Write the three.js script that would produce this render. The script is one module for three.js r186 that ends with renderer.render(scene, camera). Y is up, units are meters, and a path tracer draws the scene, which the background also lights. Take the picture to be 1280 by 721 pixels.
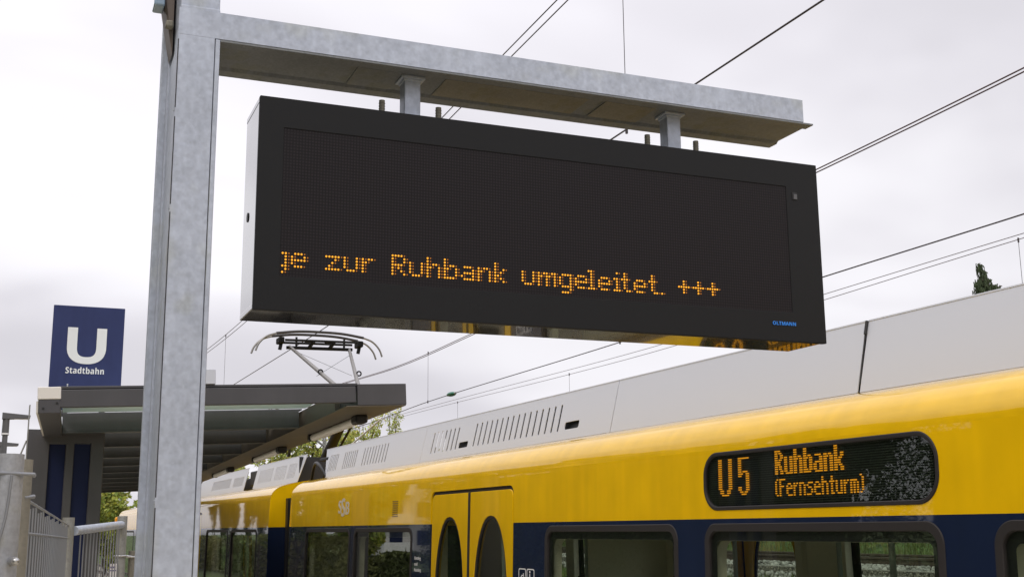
import * as THREE from 'three';
import { RoundedBoxGeometry } from 'three/addons/geometries/RoundedBoxGeometry.js';
import { TextGeometry } from 'three/addons/geometries/TextGeometry.js';
import { FontLoader } from 'three/addons/loaders/FontLoader.js';
import { mergeGeometries } from 'three/addons/utils/BufferGeometryUtils.js';

const rad = d => d * Math.PI / 180;
const scene = new THREE.Scene();

// ------------------------------------------------------------------ camera
const EYE = 1.7;
const camera = new THREE.PerspectiveCamera(27.24, 1024 / 576, 0.05, 1500);
{
  const yaw = rad(23.83), pitch = rad(11.382), roll = rad(-0.485);
  camera.position.set(0, EYE, 0);
  camera.rotation.order = 'YXZ';
  camera.rotation.set(pitch, -yaw, roll);
}
scene.add(camera);

// ------------------------------------------------------------------ noise
function hash(x, y, z, s) {
  let h = (x * 374761393 + y * 668265263 + z * 2147483647 + s * 1274126177) | 0;
  h = Math.imul(h ^ (h >>> 13), 1274126177); h ^= h >>> 16;
  return (h >>> 0) / 4294967296;
}
const sm = t => t * t * (3 - 2 * t), lerp = (a, b, t) => a + (b - a) * t;
const clamp = (x, a = 0, b = 1) => Math.min(b, Math.max(a, x));
const sstep = (a, b, x) => sm(clamp((x - a) / (b - a)));
function n3(x, y, z, s = 0) {
  const X = Math.floor(x), Y = Math.floor(y), Z = Math.floor(z), u = sm(x - X), v = sm(y - Y), w = sm(z - Z);
  const h = (i, j, k) => hash(X + i, Y + j, Z + k, s);
  return lerp(lerp(lerp(h(0, 0, 0), h(1, 0, 0), u), lerp(h(0, 1, 0), h(1, 1, 0), u), v),
    lerp(lerp(h(0, 0, 1), h(1, 0, 1), u), lerp(h(0, 1, 1), h(1, 1, 1), u), v), w);
}
function fbm3(x, y, z, o = 5, s = 0) { let a = 0.5, r = 0, t = 0; for (let i = 0; i < o; i++) { r += a * n3(x, y, z, s + i); t += a; a *= 0.5; x *= 2.03; y *= 2.03; z *= 2.03; } return r / t; }
function tn(x, y, px, py, s) { // tileable value noise
  const X = Math.floor(x), Y = Math.floor(y), u = sm(x - X), v = sm(y - Y), m = (a, b) => ((a % b) + b) % b;
  const h = (i, j) => hash(m(X + i, px), m(Y + j, py), 7, s);
  return lerp(lerp(h(0, 0), h(1, 0), u), lerp(h(0, 1), h(1, 1), u), v);
}
function tfbm(u, v, f, o, s, fy = f) { let a = 0.5, r = 0, t = 0, k = 1; for (let i = 0; i < o; i++) { r += a * tn(u * f * k, v * fy * k, f * k, fy * k, s + i); t += a; a *= 0.55; k *= 2; } return r / t; }
function rng(seed) { let a = seed >>> 0; return () => { a |= 0; a = a + 0x6D2B79F5 | 0; let t = Math.imul(a ^ a >>> 15, 1 | a); t = t + Math.imul(t ^ t >>> 7, 61 | t) ^ t; return ((t ^ t >>> 14) >>> 0) / 4294967296; }; }

// ------------------------------------------------------------------ sky: thin bright overcast with soft grey cloud bellies
{
  const W = 1024, H = 512, d = new Float32Array(W * H * 4);
  for (let j = 0; j < H; j++) for (let i = 0; i < W; i++) {
    const lat = ((j + 0.5) / H - 0.5) * Math.PI, lon = ((i + 0.5) / W - 0.5) * 2 * Math.PI;
    const x = Math.cos(lat) * Math.cos(lon), y = Math.sin(lat), z = Math.cos(lat) * Math.sin(lon);
    const h = Math.max(y, 0) + 0.16, cx = x / h, cz = z / h;           // cloud deck seen in perspective
    const wob = fbm3(cx * 0.5 + 3, cz * 0.5, 0.3, 3, 50) - 0.5;
    const c = fbm3(cx * 0.85 + wob * 1.6, cz * 1.1 - wob, 1.7, 6, 11);
    const b = fbm3(x * 2.2, y * 3.0, z * 2.2, 3, 31);
    let L = lerp(0.745, 1.26, sstep(0.02, 0.9, y));
    L *= 0.965 + (sstep(0.36, 0.64, c) - 0.5) * 0.24 + (c - 0.5) * 0.2 + (b - 0.5) * 0.36;
    L *= 1 + 0.12 * Math.max(0, (-0.45 * x + 0.55 * y - 0.7 * z));     // thinner deck towards the hidden sun
    const k = sstep(0.42, 0.62, c), t = 0.975 + 0.02 * k;
    const o = (j * W + i) * 4;
    d[o] = L * (1.0 - (1 - k) * 0.012); d[o + 1] = L * t * 0.99; d[o + 2] = L * 1.035; d[o + 3] = 1;
    if (y < -0.02) { d[o] *= 0.5; d[o + 1] *= 0.5; d[o + 2] *= 0.48; }
  }
  const sky = new THREE.DataTexture(d, W, H, THREE.RGBAFormat, THREE.FloatType);
  sky.mapping = THREE.EquirectangularReflectionMapping; sky.magFilter = sky.minFilter = THREE.LinearFilter; sky.needsUpdate = true;
  scene.background = sky; scene.environment = sky;
}
const sun = new THREE.DirectionalLight(0xfff3e2, 1.15);
sun.position.set(-24, 42, 14); sun.target.position.set(2, 0, -10);
sun.castShadow = true; sun.shadow.radius = 30; sun.shadow.mapSize.set(2048, 2048);
Object.assign(sun.shadow.camera, { left: -40, right: 40, top: 40, bottom: -40, near: 1, far: 140 });
scene.add(sun, sun.target);

// ------------------------------------------------------------------ renderer
const renderer = new THREE.WebGLRenderer({ antialias: true });
renderer.setSize(1024, 576);
renderer.toneMapping = THREE.LinearToneMapping;
renderer.toneMappingExposure = 1.0;
renderer.shadowMap.enabled = true;

// ------------------------------------------------------------------ helpers: names, parts, geometry
const taken = new Map();
function numbered(n) { const k = taken.get(n) || 0; taken.set(n, k + 1); return k ? `${n}_${String(k).padStart(3, '0')}` : n; }
function thing(name, label, category, pos = [0, 0, 0], group) {
  const o = new THREE.Group(); o.name = numbered(name); o.position.set(...pos); scene.add(o);
  o.userData = { label, category }; if (group) o.userData.group = group;
  return o;
}
function shadow(m) { m.castShadow = m.receiveShadow = true; return m; }
function part(t, name, g, mat, label) {                       // g in the thing's own space
  const m = shadow(new THREE.Mesh(Array.isArray(g) ? merge(g) : g, mat)); m.name = name; t.add(m);
  if (label) m.userData.label = label;
  return m;
}
function single(name, label, category, g, mat, pos = [0, 0, 0], group) {
  const m = shadow(new THREE.Mesh(Array.isArray(g) ? merge(g) : g, mat)); m.name = numbered(name); m.position.set(...pos); scene.add(m);
  m.userData = { label, category }; if (group) m.userData.group = group;
  return m;
}
function struct(name, g, mat) { const m = shadow(new THREE.Mesh(Array.isArray(g) ? merge(g) : g, mat)); m.name = numbered(name); m.userData = { kind: 'structure' }; scene.add(m); return m; }
function clean(g) { g = g.index ? g.toNonIndexed() : g; for (const k of Object.keys(g.attributes)) if (!['position', 'normal', 'uv'].includes(k)) g.deleteAttribute(k); if (!g.attributes.uv) g.setAttribute('uv', new THREE.BufferAttribute(new Float32Array(g.attributes.position.count * 2), 2)); g.morphAttributes = {}; g.clearGroups(); return g; }
function merge(list) { return mergeGeometries(list.map(clean)); }
function uvm(g, s = 1, rot = false) {                          // uv in metres by dominant normal
  g = clean(g); const p = g.attributes.position, n = g.attributes.normal, u = g.attributes.uv;
  for (let i = 0; i < p.count; i++) {
    const ax = Math.abs(n.getX(i)), ay = Math.abs(n.getY(i)), az = Math.abs(n.getZ(i)); let a, b;
    if (ax >= ay && ax >= az) { a = p.getZ(i); b = p.getY(i); } else if (ay >= az) { a = p.getX(i); b = p.getZ(i); } else { a = p.getX(i); b = p.getY(i); }
    if (rot) [a, b] = [b, a];
    u.setXY(i, a * s, b * s);
  }
  return g;
}
function span(x0, x1, y0, y1, z0, z1, r = 0) {                 // box between limits
  const w = x1 - x0, h = y1 - y0, d = z1 - z0;
  const g = r ? new RoundedBoxGeometry(w, h, d, 2, Math.min(r, w / 2.01, h / 2.01, d / 2.01)) : new THREE.BoxGeometry(w, h, d);
  g.translate((x0 + x1) / 2, (y0 + y1) / 2, (z0 + z1) / 2); return g;
}
const V = (x, y, z) => new THREE.Vector3(x, y, z);
function rod(a, b, r, r2 = r, seg = 10) {                      // cylinder from a to b
  const A = V(...a), B = V(...b), d = B.clone().sub(A), g = new THREE.CylinderGeometry(r2, r, d.length(), seg);
  g.applyQuaternion(new THREE.Quaternion().setFromUnitVectors(V(0, 1, 0), d.clone().normalize()));
  g.translate((A.x + B.x) / 2, (A.y + B.y) / 2, (A.z + B.z) / 2); return g;
}
function tube(pts, r, n = 32, seg = 8) { return new THREE.TubeGeometry(new THREE.CatmullRomCurve3(pts.map(p => V(...p))), n, r, seg); }
function rrect(x0, x1, y0, y1, r, S = THREE.Shape) {
  const s = new S(); const R = Array.isArray(r) ? r : [r, r, r, r]; // bl br tr tl
  s.moveTo(x0 + R[0], y0); s.lineTo(x1 - R[1], y0);
  if (R[1]) s.absarc(x1 - R[1], y0 + R[1], R[1], -Math.PI / 2, 0, false);
  s.lineTo(x1, y1 - R[2]); if (R[2]) s.absarc(x1 - R[2], y1 - R[2], R[2], 0, Math.PI / 2, false);
  s.lineTo(x0 + R[3], y1); if (R[3]) s.absarc(x0 + R[3], y1 - R[3], R[3], Math.PI / 2, Math.PI, false);
  s.lineTo(x0, y0 + R[0]); if (R[0]) s.absarc(x0 + R[0], y0 + R[0], R[0], Math.PI, 1.5 * Math.PI, false);
  return s;
}
function ext(shape, depth, bevel = 0, seg = 8) {
  return new THREE.ExtrudeGeometry(shape, bevel ? { depth: depth - 2 * bevel, bevelEnabled: true, bevelThickness: bevel, bevelSize: bevel, bevelOffset: -bevel, bevelSegments: 1, curveSegments: seg } : { depth, bevelEnabled: false, curveSegments: seg });
}
function flipWind(g) { g = clean(g); for (const k of ['position', 'normal', 'uv']) { const a = g.attributes[k], n = a.itemSize, A = a.array; for (let i = 0; i < a.count; i += 3) for (let c = 0; c < n; c++) { const t = A[(i + 1) * n + c]; A[(i + 1) * n + c] = A[(i + 2) * n + c]; A[(i + 2) * n + c] = t; } } return g; }

// ------------------------------------------------------------------ textures and materials
function tex(size, fn, srgb = true, h = size) {
  const d = new Uint8Array(size * h * 4);
  for (let j = 0; j < h; j++) for (let i = 0; i < size; i++) { const c = fn(i / size, j / h, i, j), o = (j * size + i) * 4; d[o] = clamp(c[0]) * 255; d[o + 1] = clamp(c[1]) * 255; d[o + 2] = clamp(c[2]) * 255; d[o + 3] = 255; }
  const t = new THREE.DataTexture(d, size, h); t.wrapS = t.wrapT = THREE.RepeatWrapping; t.magFilter = THREE.LinearFilter; t.minFilter = THREE.LinearMipmapLinearFilter; t.generateMipmaps = true;
  if (srgb) t.colorSpace = THREE.SRGBColorSpace; t.needsUpdate = true; return t;
}
const rep = (t, x, y = x) => { const c = t.clone(); c.repeat.set(x, y); c.needsUpdate = true; return c; };
const std = o => new THREE.MeshStandardMaterial(o), phys = o => new THREE.MeshPhysicalMaterial(o);
const lin = (r, g, b) => new THREE.Color().setRGB(r, g, b);

// galvanised steel: dull zinc with cloudy spangle, runs and a few darker stains (1 tile = 1 m)
const zincMap = tex(1024, (u, v) => {
  const a = tfbm(u, v, 5, 4, 3), b = tfbm(u, v, 70, 2, 9), st = sstep(0.60, 0.76, tfbm(u, v, 4, 4, 40)), run = sstep(0.58, 0.8, tfbm(u, v, 30, 3, 21, 3));
  let d1 = 9, id = 0; const N = 64, X = Math.floor(u * N), Y = Math.floor(v * N);          // spangle: cells with their own tone
  for (let j = -1; j < 2; j++) for (let i = -1; i < 2; i++) { const cx = (X + i + N) % N, cy = (Y + j + N) % N, px = X + i + hash(cx, cy, 1, 5), py = Y + j + hash(cx, cy, 2, 5), d = (px - u * N) ** 2 + (py - v * N) ** 2; if (d < d1) { d1 = d; id = hash(cx, cy, 3, 5); } }
  const k = 0.735 + (a - 0.5) * 0.07 + (b - 0.5) * 0.08 + (id - 0.5) * 0.022 + run * 0.022 + (tfbm(u, v, 80, 2, 33, 30) - 0.5) * 0.05;
  return [k * (0.985 - st * 0.02), k * (1 - st * 0.03), k * (1.03 - st * 0.09)];
});
const zincRough = tex(512, (u, v) => { const b = tfbm(u, v, 30, 3, 77), a = tfbm(u, v, 7, 3, 71), k = 0.47 + (b - 0.5) * 0.2 + (a - 0.5) * 0.16; return [k, k, k]; }, false);
const zincBump = tex(512, (u, v) => { const k = tfbm(u, v, 12, 4, 15) * 0.6 + tfbm(u, v, 60, 2, 18) * 0.4; return [k, k, k]; }, false);
const M = {};
M.zinc = std({ color: lin(0.97, 1.02, 1.11), map: zincMap, roughness: 1, roughnessMap: zincRough, metalness: 0.36, bumpMap: zincBump, bumpScale: 0.0012 });
M.zincOld = std({ color: lin(0.66, 0.64, 0.57), map: rep(zincMap, 2.3), roughness: 0.62, metalness: 0.35, bumpMap: rep(zincBump, 2), bumpScale: 0.001 });
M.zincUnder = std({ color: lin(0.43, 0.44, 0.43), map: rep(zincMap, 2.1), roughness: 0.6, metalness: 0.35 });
M.zincRust = std({ color: lin(0.52, 0.47, 0.36), map: rep(zincMap, 3.1), roughness: 0.7, metalness: 0.25 });
M.wire = std({ color: lin(0.27, 0.28, 0.30), roughness: 0.5, metalness: 0.5 });
M.groove = std({ color: lin(0.06, 0.06, 0.07), roughness: 0.9 });
const wave = tex(256, (u, v) => { const k = tfbm(u, v, 4, 3, 5) * 0.75 + tfbm(u, v, 3, 2, 8, 9) * 0.25; return [k, k, k]; }, false);
const dust = tex(256, (u, v) => { const k = 0.94 + (tfbm(u, v, 3, 5, 61) - 0.5) * 0.14 + (tfbm(u, v, 24, 2, 66, 3) - 0.5) * 0.05; return [k, k, k]; });
const paint = (c, o = {}) => phys({ color: c, roughness: 0.6, metalness: 0, specularIntensity: 0.15, clearcoat: 1, clearcoatRoughness: 0.02, map: rep(dust, 0.7), bumpMap: rep(wave, 0.09, 0.42), bumpScale: 0.0035, ...o });
M.yellow = paint(lin(0.93, 0.56, 0.0));
M.navy = paint(lin(0.008, 0.017, 0.05));
M.roofGrey = std({ color: lin(0.60, 0.63, 0.70), roughness: 0.5 });
M.rubber = phys({ color: lin(0.024, 0.021, 0.021), specularIntensity: 0.6, roughness: 0.6 });
M.black = std({ color: lin(0.012, 0.012, 0.013), roughness: 0.5 });
M.blackPart = std({ color: lin(0.025, 0.025, 0.027), roughness: 0.6, metalness: 0.2 });
M.pane = phys({ color: lin(0.86, 0.9, 0.86), roughness: 0.0, transmission: 1, thickness: 0, ior: 1.5, side: THREE.DoubleSide });
M.lining = std({ color: lin(0.74, 0.69, 0.56), roughness: 0.6 });
M.liningDark = std({ color: lin(0.16, 0.155, 0.14), roughness: 0.6 });
M.floor = std({ color: lin(0.22, 0.22, 0.22), roughness: 0.8 });
M.seat = std({ color: lin(0.03, 0.05, 0.16), roughness: 0.9 });
M.steel = std({ color: lin(0.5, 0.5, 0.5), roughness: 0.35, metalness: 0.9 });
M.doorInside = std({ color: lin(0.6, 0.33, 0.01), roughness: 0.5 });
M.led = std({ color: lin(0.05, 0.02, 0), emissive: lin(1, 0.40, 0.02), emissiveIntensity: 1.45, roughness: 0.5 });
M.ledDim = std({ color: lin(0.05, 0.02, 0), emissive: lin(0.62, 0.2, 0.02), emissiveIntensity: 0.7, roughness: 0.5 });
M.ledTrain = std({ color: lin(0.05, 0.02, 0), emissive: lin(1, 0.37, 0.015), emissiveIntensity: 1.1, roughness: 0.5 });
M.white = std({ color: lin(0.82, 0.82, 0.82), roughness: 0.5 });
M.logoGrey = std({ color: lin(0.62, 0.56, 0.46), roughness: 0.5 });
M.caseGloss = phys({ color: lin(0.012, 0.012, 0.013), roughness: 0.12, clearcoat: 1, clearcoatRoughness: 0.03, bumpMap: rep(wave, 1.1), bumpScale: 0.0012 });
M.bezel = phys({ color: lin(0.015, 0.0155, 0.017), specularIntensity: 0.38, roughness: 0.55, bumpMap: rep(zincBump, 6), bumpScale: 0.0002 });
M.canopy = std({ color: lin(0.08, 0.079, 0.086), roughness: 0.5, map: rep(dust, 1.1) });
M.canopyUnder = std({ color: lin(0.14, 0.122, 0.098), roughness: 0.5, map: rep(dust, 1.3) });
M.canopyBeam = std({ color: lin(0.075, 0.08, 0.082), roughness: 0.55, map: rep(dust, 1.3) });
M.canopyGlass = phys({ color: lin(0.72, 0.86, 0.82), transmission: 0.55, thickness: 0, roughness: 0.5 });
M.slotBlue = phys({ color: lin(0.008, 0.014, 0.055), roughness: 0.5, specularIntensity: 0.4 });
M.tubeWhite = std({ color: lin(0.78, 0.75, 0.70), roughness: 0.45 });
M.lampTube = std({ color: lin(0.95, 0.93, 0.9), roughness: 0.4 });
M.signBlue = phys({ color: lin(0.036, 0.048, 0.145), specularIntensity: 0.5, roughness: 0.5, map: rep(dust, 1.5) });
M.cableBrown = std({ color: lin(0.10, 0.06, 0.065), roughness: 0.5, metalness: 0.2 });
M.cable = std({ color: lin(0.05, 0.04, 0.045), roughness: 0.6 });
M.cableLight = std({ color: lin(0.22, 0.19, 0.2), roughness: 0.5, metalness: 0.3 });
M.pantoDark = std({ color: lin(0.010, 0.010, 0.011), roughness: 0.9 });
M.pantoGrey = std({ color: lin(0.30, 0.29, 0.28), roughness: 0.45, metalness: 0.5 });
M.carbon = std({ color: lin(0.05, 0.045, 0.045), roughness: 0.5 });
M.insulator = std({ color: lin(0.02, 0.16, 0.11), roughness: 0.35 });
M.blueInk = std({ color: lin(0.03, 0.25, 0.85), roughness: 0.5 });
M.orangeLamp = std({ color: lin(0.8, 0.33, 0.01), roughness: 0.4 });
M.lampGrey = std({ color: lin(0.12, 0.12, 0.125), roughness: 0.5 });
M.paper = std({ color: lin(0.7, 0.68, 0.68), roughness: 0.7 });
const font = await new FontLoader().loadAsync('fonts/droid/droid_sans_bold.typeface.json');
const fontReg = await new FontLoader().loadAsync('fonts/droid/droid_sans_regular.typeface.json');
function text(str, size, depth, f = font) { const g = new TextGeometry(str, { font: f, size, depth, curveSegments: 4, bevelEnabled: false }); g.computeBoundingBox(); return g; }

// ------------------------------------------------------------------ ground, platform, tracks, bank
const grassMap = tex(512, (u, v) => { const a = tfbm(u, v, 5, 4, 91), b = tfbm(u, v, 60, 3, 95), d = sstep(0.55, 0.75, tfbm(u, v, 7, 3, 99)); const k = 0.55 + (a - 0.5) * 0.5 + (b - 0.5) * 0.6; return [k * (0.50 + d * 0.22), k * (0.62 + d * 0.05), k * 0.27]; });
M.grass = std({ color: lin(0.75, 0.85, 0.75), map: rep(grassMap, 0.3), roughness: 1 });
const gravelMap = tex(512, (u, v) => { const b = tfbm(u, v, 80, 2, 121), a = tfbm(u, v, 6, 3, 125); const k = 0.5 + (b - 0.5) * 0.9 + (a - 0.5) * 0.2; return [k * 1.02, k, k * 0.94]; });
M.gravel = std({ color: lin(0.8, 0.78, 0.74), map: rep(gravelMap, 0.7), roughness: 1, bumpMap: rep(gravelMap, 0.7), bumpScale: 0.02 });
const slabMap = tex(512, (u, v) => { const a = tfbm(u, v, 5, 5, 141), b = tfbm(u, v, 90, 2, 145); const k = 0.78 + (a - 0.5) * 0.22 + (b - 0.5) * 0.14; return [k * 1.03, k * 0.99, k * 0.9]; });
M.slab = std({ color: lin(0.8, 0.78, 0.74), map: rep(slabMap, 0.5), roughness: 0.9 });
const TRK = -0.95;
{
  const g = new THREE.PlaneGeometry(1600, 1600, 1, 1); g.rotateX(-Math.PI / 2); g.translate(0, TRK - 0.14, 0);
  struct('ground', uvm(g), M.grass);
  struct('track_bed', uvm(span(3.2, 9.9, TRK - 0.5, TRK - 0.1, -140, 40)), M.gravel);
  // platform body, edge stones laid one by one along the near part of the edge
  const pl = struct('platform', uvm(span(-2.6, 3.05, TRK - 0.3, 0, -42, 16)), M.slab);
  const eg = new RoundedBoxGeometry(0.38, 0.14, 0.98, 1, 0.012);
  for (let i = 0; i < 22; i++) { const m = part(pl, 'edge_stone', eg, M.slab); m.position.set(3.25, -0.066, 6 - i); }
  // hillside with a railway shelf behind the trams: cross-section swept along the line
  const prof = [[9.9, TRK - 0.16], [10.6, -0.5], [11.8, 0.74], [12.35, 0.86], [12.9, 1.0], [16.2, 1.02], [16.6, 0.98], [18.5, 1.75], [23, 2.7], [32, 3.1], [60, 3.2], [62, -1.2]];
  const pos = [], idx = [], nz = 90, R = rng(5);
  for (let k = 0; k <= nz; k++) for (let i = 0; i < prof.length; i++) { const z = 10 - k * 1.9; const w = i > 0 && i < prof.length - 1 ? 1 : 0; pos.push(prof[i][0] + w * (n3(k * 0.4, i, 0, 3) - 0.5) * 0.12, prof[i][1] + w * (i > 6 ? 0.5 : 0.05) * (n3(k * 0.3, i * 2.1, 1, 4) - 0.5), z); }
  for (let k = 0; k < nz; k++) for (let i = 0; i < prof.length - 1; i++) { const a = k * prof.length + i, b = a + prof.length; idx.push(a, a + 1, b, a + 1, b + 1, b); }
  const hg = new THREE.BufferGeometry(); hg.setAttribute('position', new THREE.Float32BufferAttribute(pos, 3)); hg.setIndex(idx); hg.computeVertexNormals();
  struct('grassy_bank', uvm(hg), M.grass);
  struct('railway_ballast', uvm(span(12.45, 16.1, 0.92, 1.03, -150, 10)), M.gravel);
  // rails
  const railShape = new THREE.Shape(); [[-0.07, 0], [0.07, 0], [0.07, 0.015], [0.012, 0.035], [0.012, 0.115], [0.036, 0.125], [0.036, 0.155], [-0.036, 0.155], [-0.036, 0.125], [-0.012, 0.115], [-0.012, 0.035], [-0.07, 0.015]].forEach((p, i) => i ? railShape.lineTo(...p) : railShape.moveTo(...p));
  const rg = ext(railShape, 150); rg.translate(0, 0, -142);
  M.rail = std({ color: lin(0.09, 0.065, 0.05), roughness: 0.6, metalness: 0.4 });
  [[13.05, 1.05, 'nearer rail of the railway on the grassy bank behind the trams'], [14.5, 1.05, 'farther rail of the railway on the grassy bank behind the trams'], [4.155, TRK - 0.09, 'rail on the platform side under the yellow tram'], [5.59, TRK - 0.09, 'rail on the far side under the yellow tram'], [7.75, TRK - 0.09, 'rail of the empty second tram track, nearer the tram'], [9.19, TRK - 0.09, 'rail of the empty second tram track, nearer the bank']].forEach(([x, y, label]) => single('rail', label, 'rail', rg, M.rail, [x, y, 0]));
  // loose ballast and grass tufts that the tram windows look out on
  const stone = new THREE.IcosahedronGeometry(0.028, 0), N = 11000, r = rng(17);
  const im = shadow(new THREE.InstancedMesh(stone, std({ color: lin(0.34, 0.335, 0.32), roughness: 0.95 }), N)); im.name = 'ballast_stones';
  const m4 = new THREE.Matrix4(), q = new THREE.Quaternion(), c = new THREE.Color();
  for (let i = 0; i < N; i++) { const x = 12.15 + r() * 1.0; const z = -4 - Math.pow(r(), 1.3) * 40, y = lerp(0.84, 1.07, clamp((x - 12.15) / 0.75)); q.setFromEuler(new THREE.Euler(r() * 6, r() * 6, r() * 6)); const s = 0.7 + r() * 0.9; m4.compose(V(x, y, z), q, V(s, s * 0.8, s)); im.setMatrixAt(i, m4); const k = 0.55 + r() * 0.8; im.setColorAt(i, c.setRGB(k, k, k * 0.96)); }
  im.userData = { kind: 'stuff', label: 'pale ballast stones on the shoulder below the railway rail', category: 'ballast' }; scene.add(im);
  const blade = new THREE.BufferGeometry(); blade.setAttribute('position', new THREE.Float32BufferAttribute([-0.012, 0, 0, 0.012, 0, 0, 0.03, 0.2, 0.03, -0.05, 0, 0.02, -0.03, 0, 0.02, -0.06, 0.17, -0.03, 0.03, 0, -0.03, 0.05, 0, -0.03, 0.1, 0.14, 0], 3)); blade.computeVertexNormals();
  const G = 26000, gi = shadow(new THREE.InstancedMesh(blade, std({ color: lin(0.11, 0.145, 0.045), roughness: 1, side: THREE.DoubleSide }), G)); gi.name = 'grass_tufts';
  for (let i = 0; i < G; i++) {
    const far = i > 9000, x = far ? 16.7 + Math.pow(r(), 1.4) * 14 : 10.4 + r() * 1.7, z = -2 - r() * 48;
    let y = 0; for (let k = 0; k < prof.length - 1; k++) if (x >= prof[k][0] && x < prof[k + 1][0]) y = lerp(prof[k][1], prof[k + 1][1], (x - prof[k][0]) / (prof[k + 1][0] - prof[k][0]));
    q.setFromEuler(new THREE.Euler(0, r() * 6, 0)); const s = 0.6 + r() * (far ? 1.6 : 0.7); m4.compose(V(x, y - 0.05, z), q, V(s, s, s)); gi.setMatrixAt(i, m4);
    const d = far ? sstep(0.4, 0.65, n3(x * 0.5, z * 0.5, 0, 8)) : 0.1; c.setRGB(0.8 + d * 1.1 + r() * 0.3, 0.8 + d * 0.35 + r() * 0.3, 0.8 + d * 0.6); gi.setColorAt(i, c);
  }
  gi.userData = { kind: 'stuff', label: 'rough green and straw grass covering the railway bank', category: 'grass' }; scene.add(gi);
}

// ------------------------------------------------------------------ steel sign gantry and the LED departure board
// board and gantry share one set of drawing units (2.17 across the board); U is the size of a unit in metres
const YD = rad(1.593), U = 0.82, DX = 0.603, DB = 2.2554, DZ = -3.0126, DY = DB / U;  // front bottom left corner of the board
function toWorld(w, y, d) { return [DX + U * (Math.cos(YD) * w + Math.sin(YD) * d), DB + U * y, DZ + U * (Math.sin(YD) * w - Math.cos(YD) * d)]; }
{
  const base = toWorld(-0.2, 0, 0.15);
  const t = thing('sign_gantry', 'galvanised steel post with a horizontal arm above the platform, carrying the LED board', 'gantry', [base[0], 0, base[2]]);
  t.rotation.y = -YD; t.scale.setScalar(U);
  const L = (x0, x1, y0, y1, d0, d1, r) => span(x0 + 0.2, x1 + 0.2, y0 + DY, y1 + DY, -d1 + 0.15, -d0 + 0.15, r); // board coordinates to gantry coordinates
  part(t, 'post', uvm(merge([L(-0.262, -0.137, -DY, 1.5, 0.013, 0.29, 0.006), L(-0.289, -0.134, -DY, 1.5, 0.285, 0.305, 0.004), L(-0.268, -0.256, -DY, 1.5, 0.255, 0.284, 0.003)])), M.zinc);
  const fp = part(t, 'front_plate', uvm(merge([L(-0.266, -0.1515, -DY, 0.8778, 0, 0.010, 0.0006), L(-0.1490, -0.134, -DY, 0.8755, -0.002, 0.0125, 0.003)])), M.zinc);
  part(fp, 'weld', merge([[0.3, 0.012], [0.005, 0.02], [0.62, 0.02], [-0.6, 0.014], [-1.2, 0.016]].map(([y, h]) => L(-0.269, -0.262, y, y + h, 0.006, 0.017, 0.003))), M.zinc);
  part(t, 'seam', merge([[-1.95, -0.61], [-0.58, 0.29], [0.315, 0.60], [0.63, 0.86]].map(([a, b]) => L(-0.2662, -0.2630, a, b, -0.0006, 0.004))), M.groove);
  part(t, 'weld_seam', uvm(L(-0.262, -0.137, 0.966, 0.982, 0.003, 0.016, 0.005)), M.zinc);
  // arm: upright front face, recessed underside between two lips
  const yb = 0.876, yt = 0.969;
  part(t, 'arm', uvm(merge([L(-0.266, 2.124, yb + 0.002, yt, 0, 0.012, 0.0006), L(-0.135, 2.124, yb + 0.014, yt - 0.002, 0.010, 0.292), L(-0.133, 2.124, yb + 0.002, yt, 0.291, 0.303, 0.002)])), M.zinc);
  const lipShape = new THREE.Shape(); // bottom sheet profile seen from the end (depth, y)
  [[0, 0], [0.05, 0], [0.062, 0.009], [0.238, 0.009], [0.25, 0], [0.303, 0], [0.303, 0.006], [0.253, 0.0065], [0.241, 0.0155], [0.059, 0.0155], [0.047, 0.0065], [0, 0.006]].forEach((p, i) => i ? lipShape.lineTo(...p) : lipShape.moveTo(...p));
  const lip = ext(lipShape, 2.168 + 0.133); lip.rotateY(Math.PI / 2); lip.translate(-0.133 + 0.2, yb - 0.006 + DY, 0.15);
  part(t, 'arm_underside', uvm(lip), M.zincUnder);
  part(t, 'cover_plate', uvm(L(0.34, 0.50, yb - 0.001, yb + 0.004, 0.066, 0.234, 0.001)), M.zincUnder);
  part(t, 'cover_plate', uvm(L(0.66, 1.22, yb - 0.001, yb + 0.004, 0.066, 0.234, 0.001)), M.zincRust);
  part(t, 'cover_plate', uvm(L(1.29, 1.50, yb - 0.001, yb + 0.004, 0.066, 0.234, 0.001)), M.zincRust);
  for (const x of [0.516, 1.563]) {
    const h = part(t, 'hanger', uvm(L(x, x + 0.059, 0.69, yb + 0.004, 0.095, 0.155, 0.004)), M.zinc);
    part(h, 'top_flange', uvm(merge([L(x - 0.014, x + 0.073, yb - 0.006, yb + 0.003, 0.082, 0.168, 0.002), L(x - 0.004, x + 0.063, yb - 0.014, yb - 0.005, 0.09, 0.16, 0.003)])), M.zinc);
  }
  // slim housing bolted to the outer side of the post
  const hs = new THREE.Shape(); [[0, 0], [-0.012, 0.06], [-0.055, 0.30], [-0.06, 0.62], [0, 0.62]].forEach((p, i) => i ? hs.lineTo(...p) : hs.moveTo(...p));
  const hg = ext(hs, 0.11, 0.006); hg.translate(-0.268 + 0.2, 0.865 + DY, -0.245 + 0.15);
  const br = part(t, 'side_bracket', hg, std({ color: lin(0.16, 0.13, 0.11), roughness: 0.5, metalness: 0.3 }));
  part(br, 'lens', uvm(L(-0.335, -0.300, 1.02, 1.35, 0.125, 0.20, 0.006)), phys({ color: lin(0.25, 0.36, 0.48), roughness: 0.15, clearcoat: 1 }));
  part(br, 'bolt', L(-0.296, -0.27, 0.942, 0.968, 0.11, 0.14, 0.008), M.zincRust);
}

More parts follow.
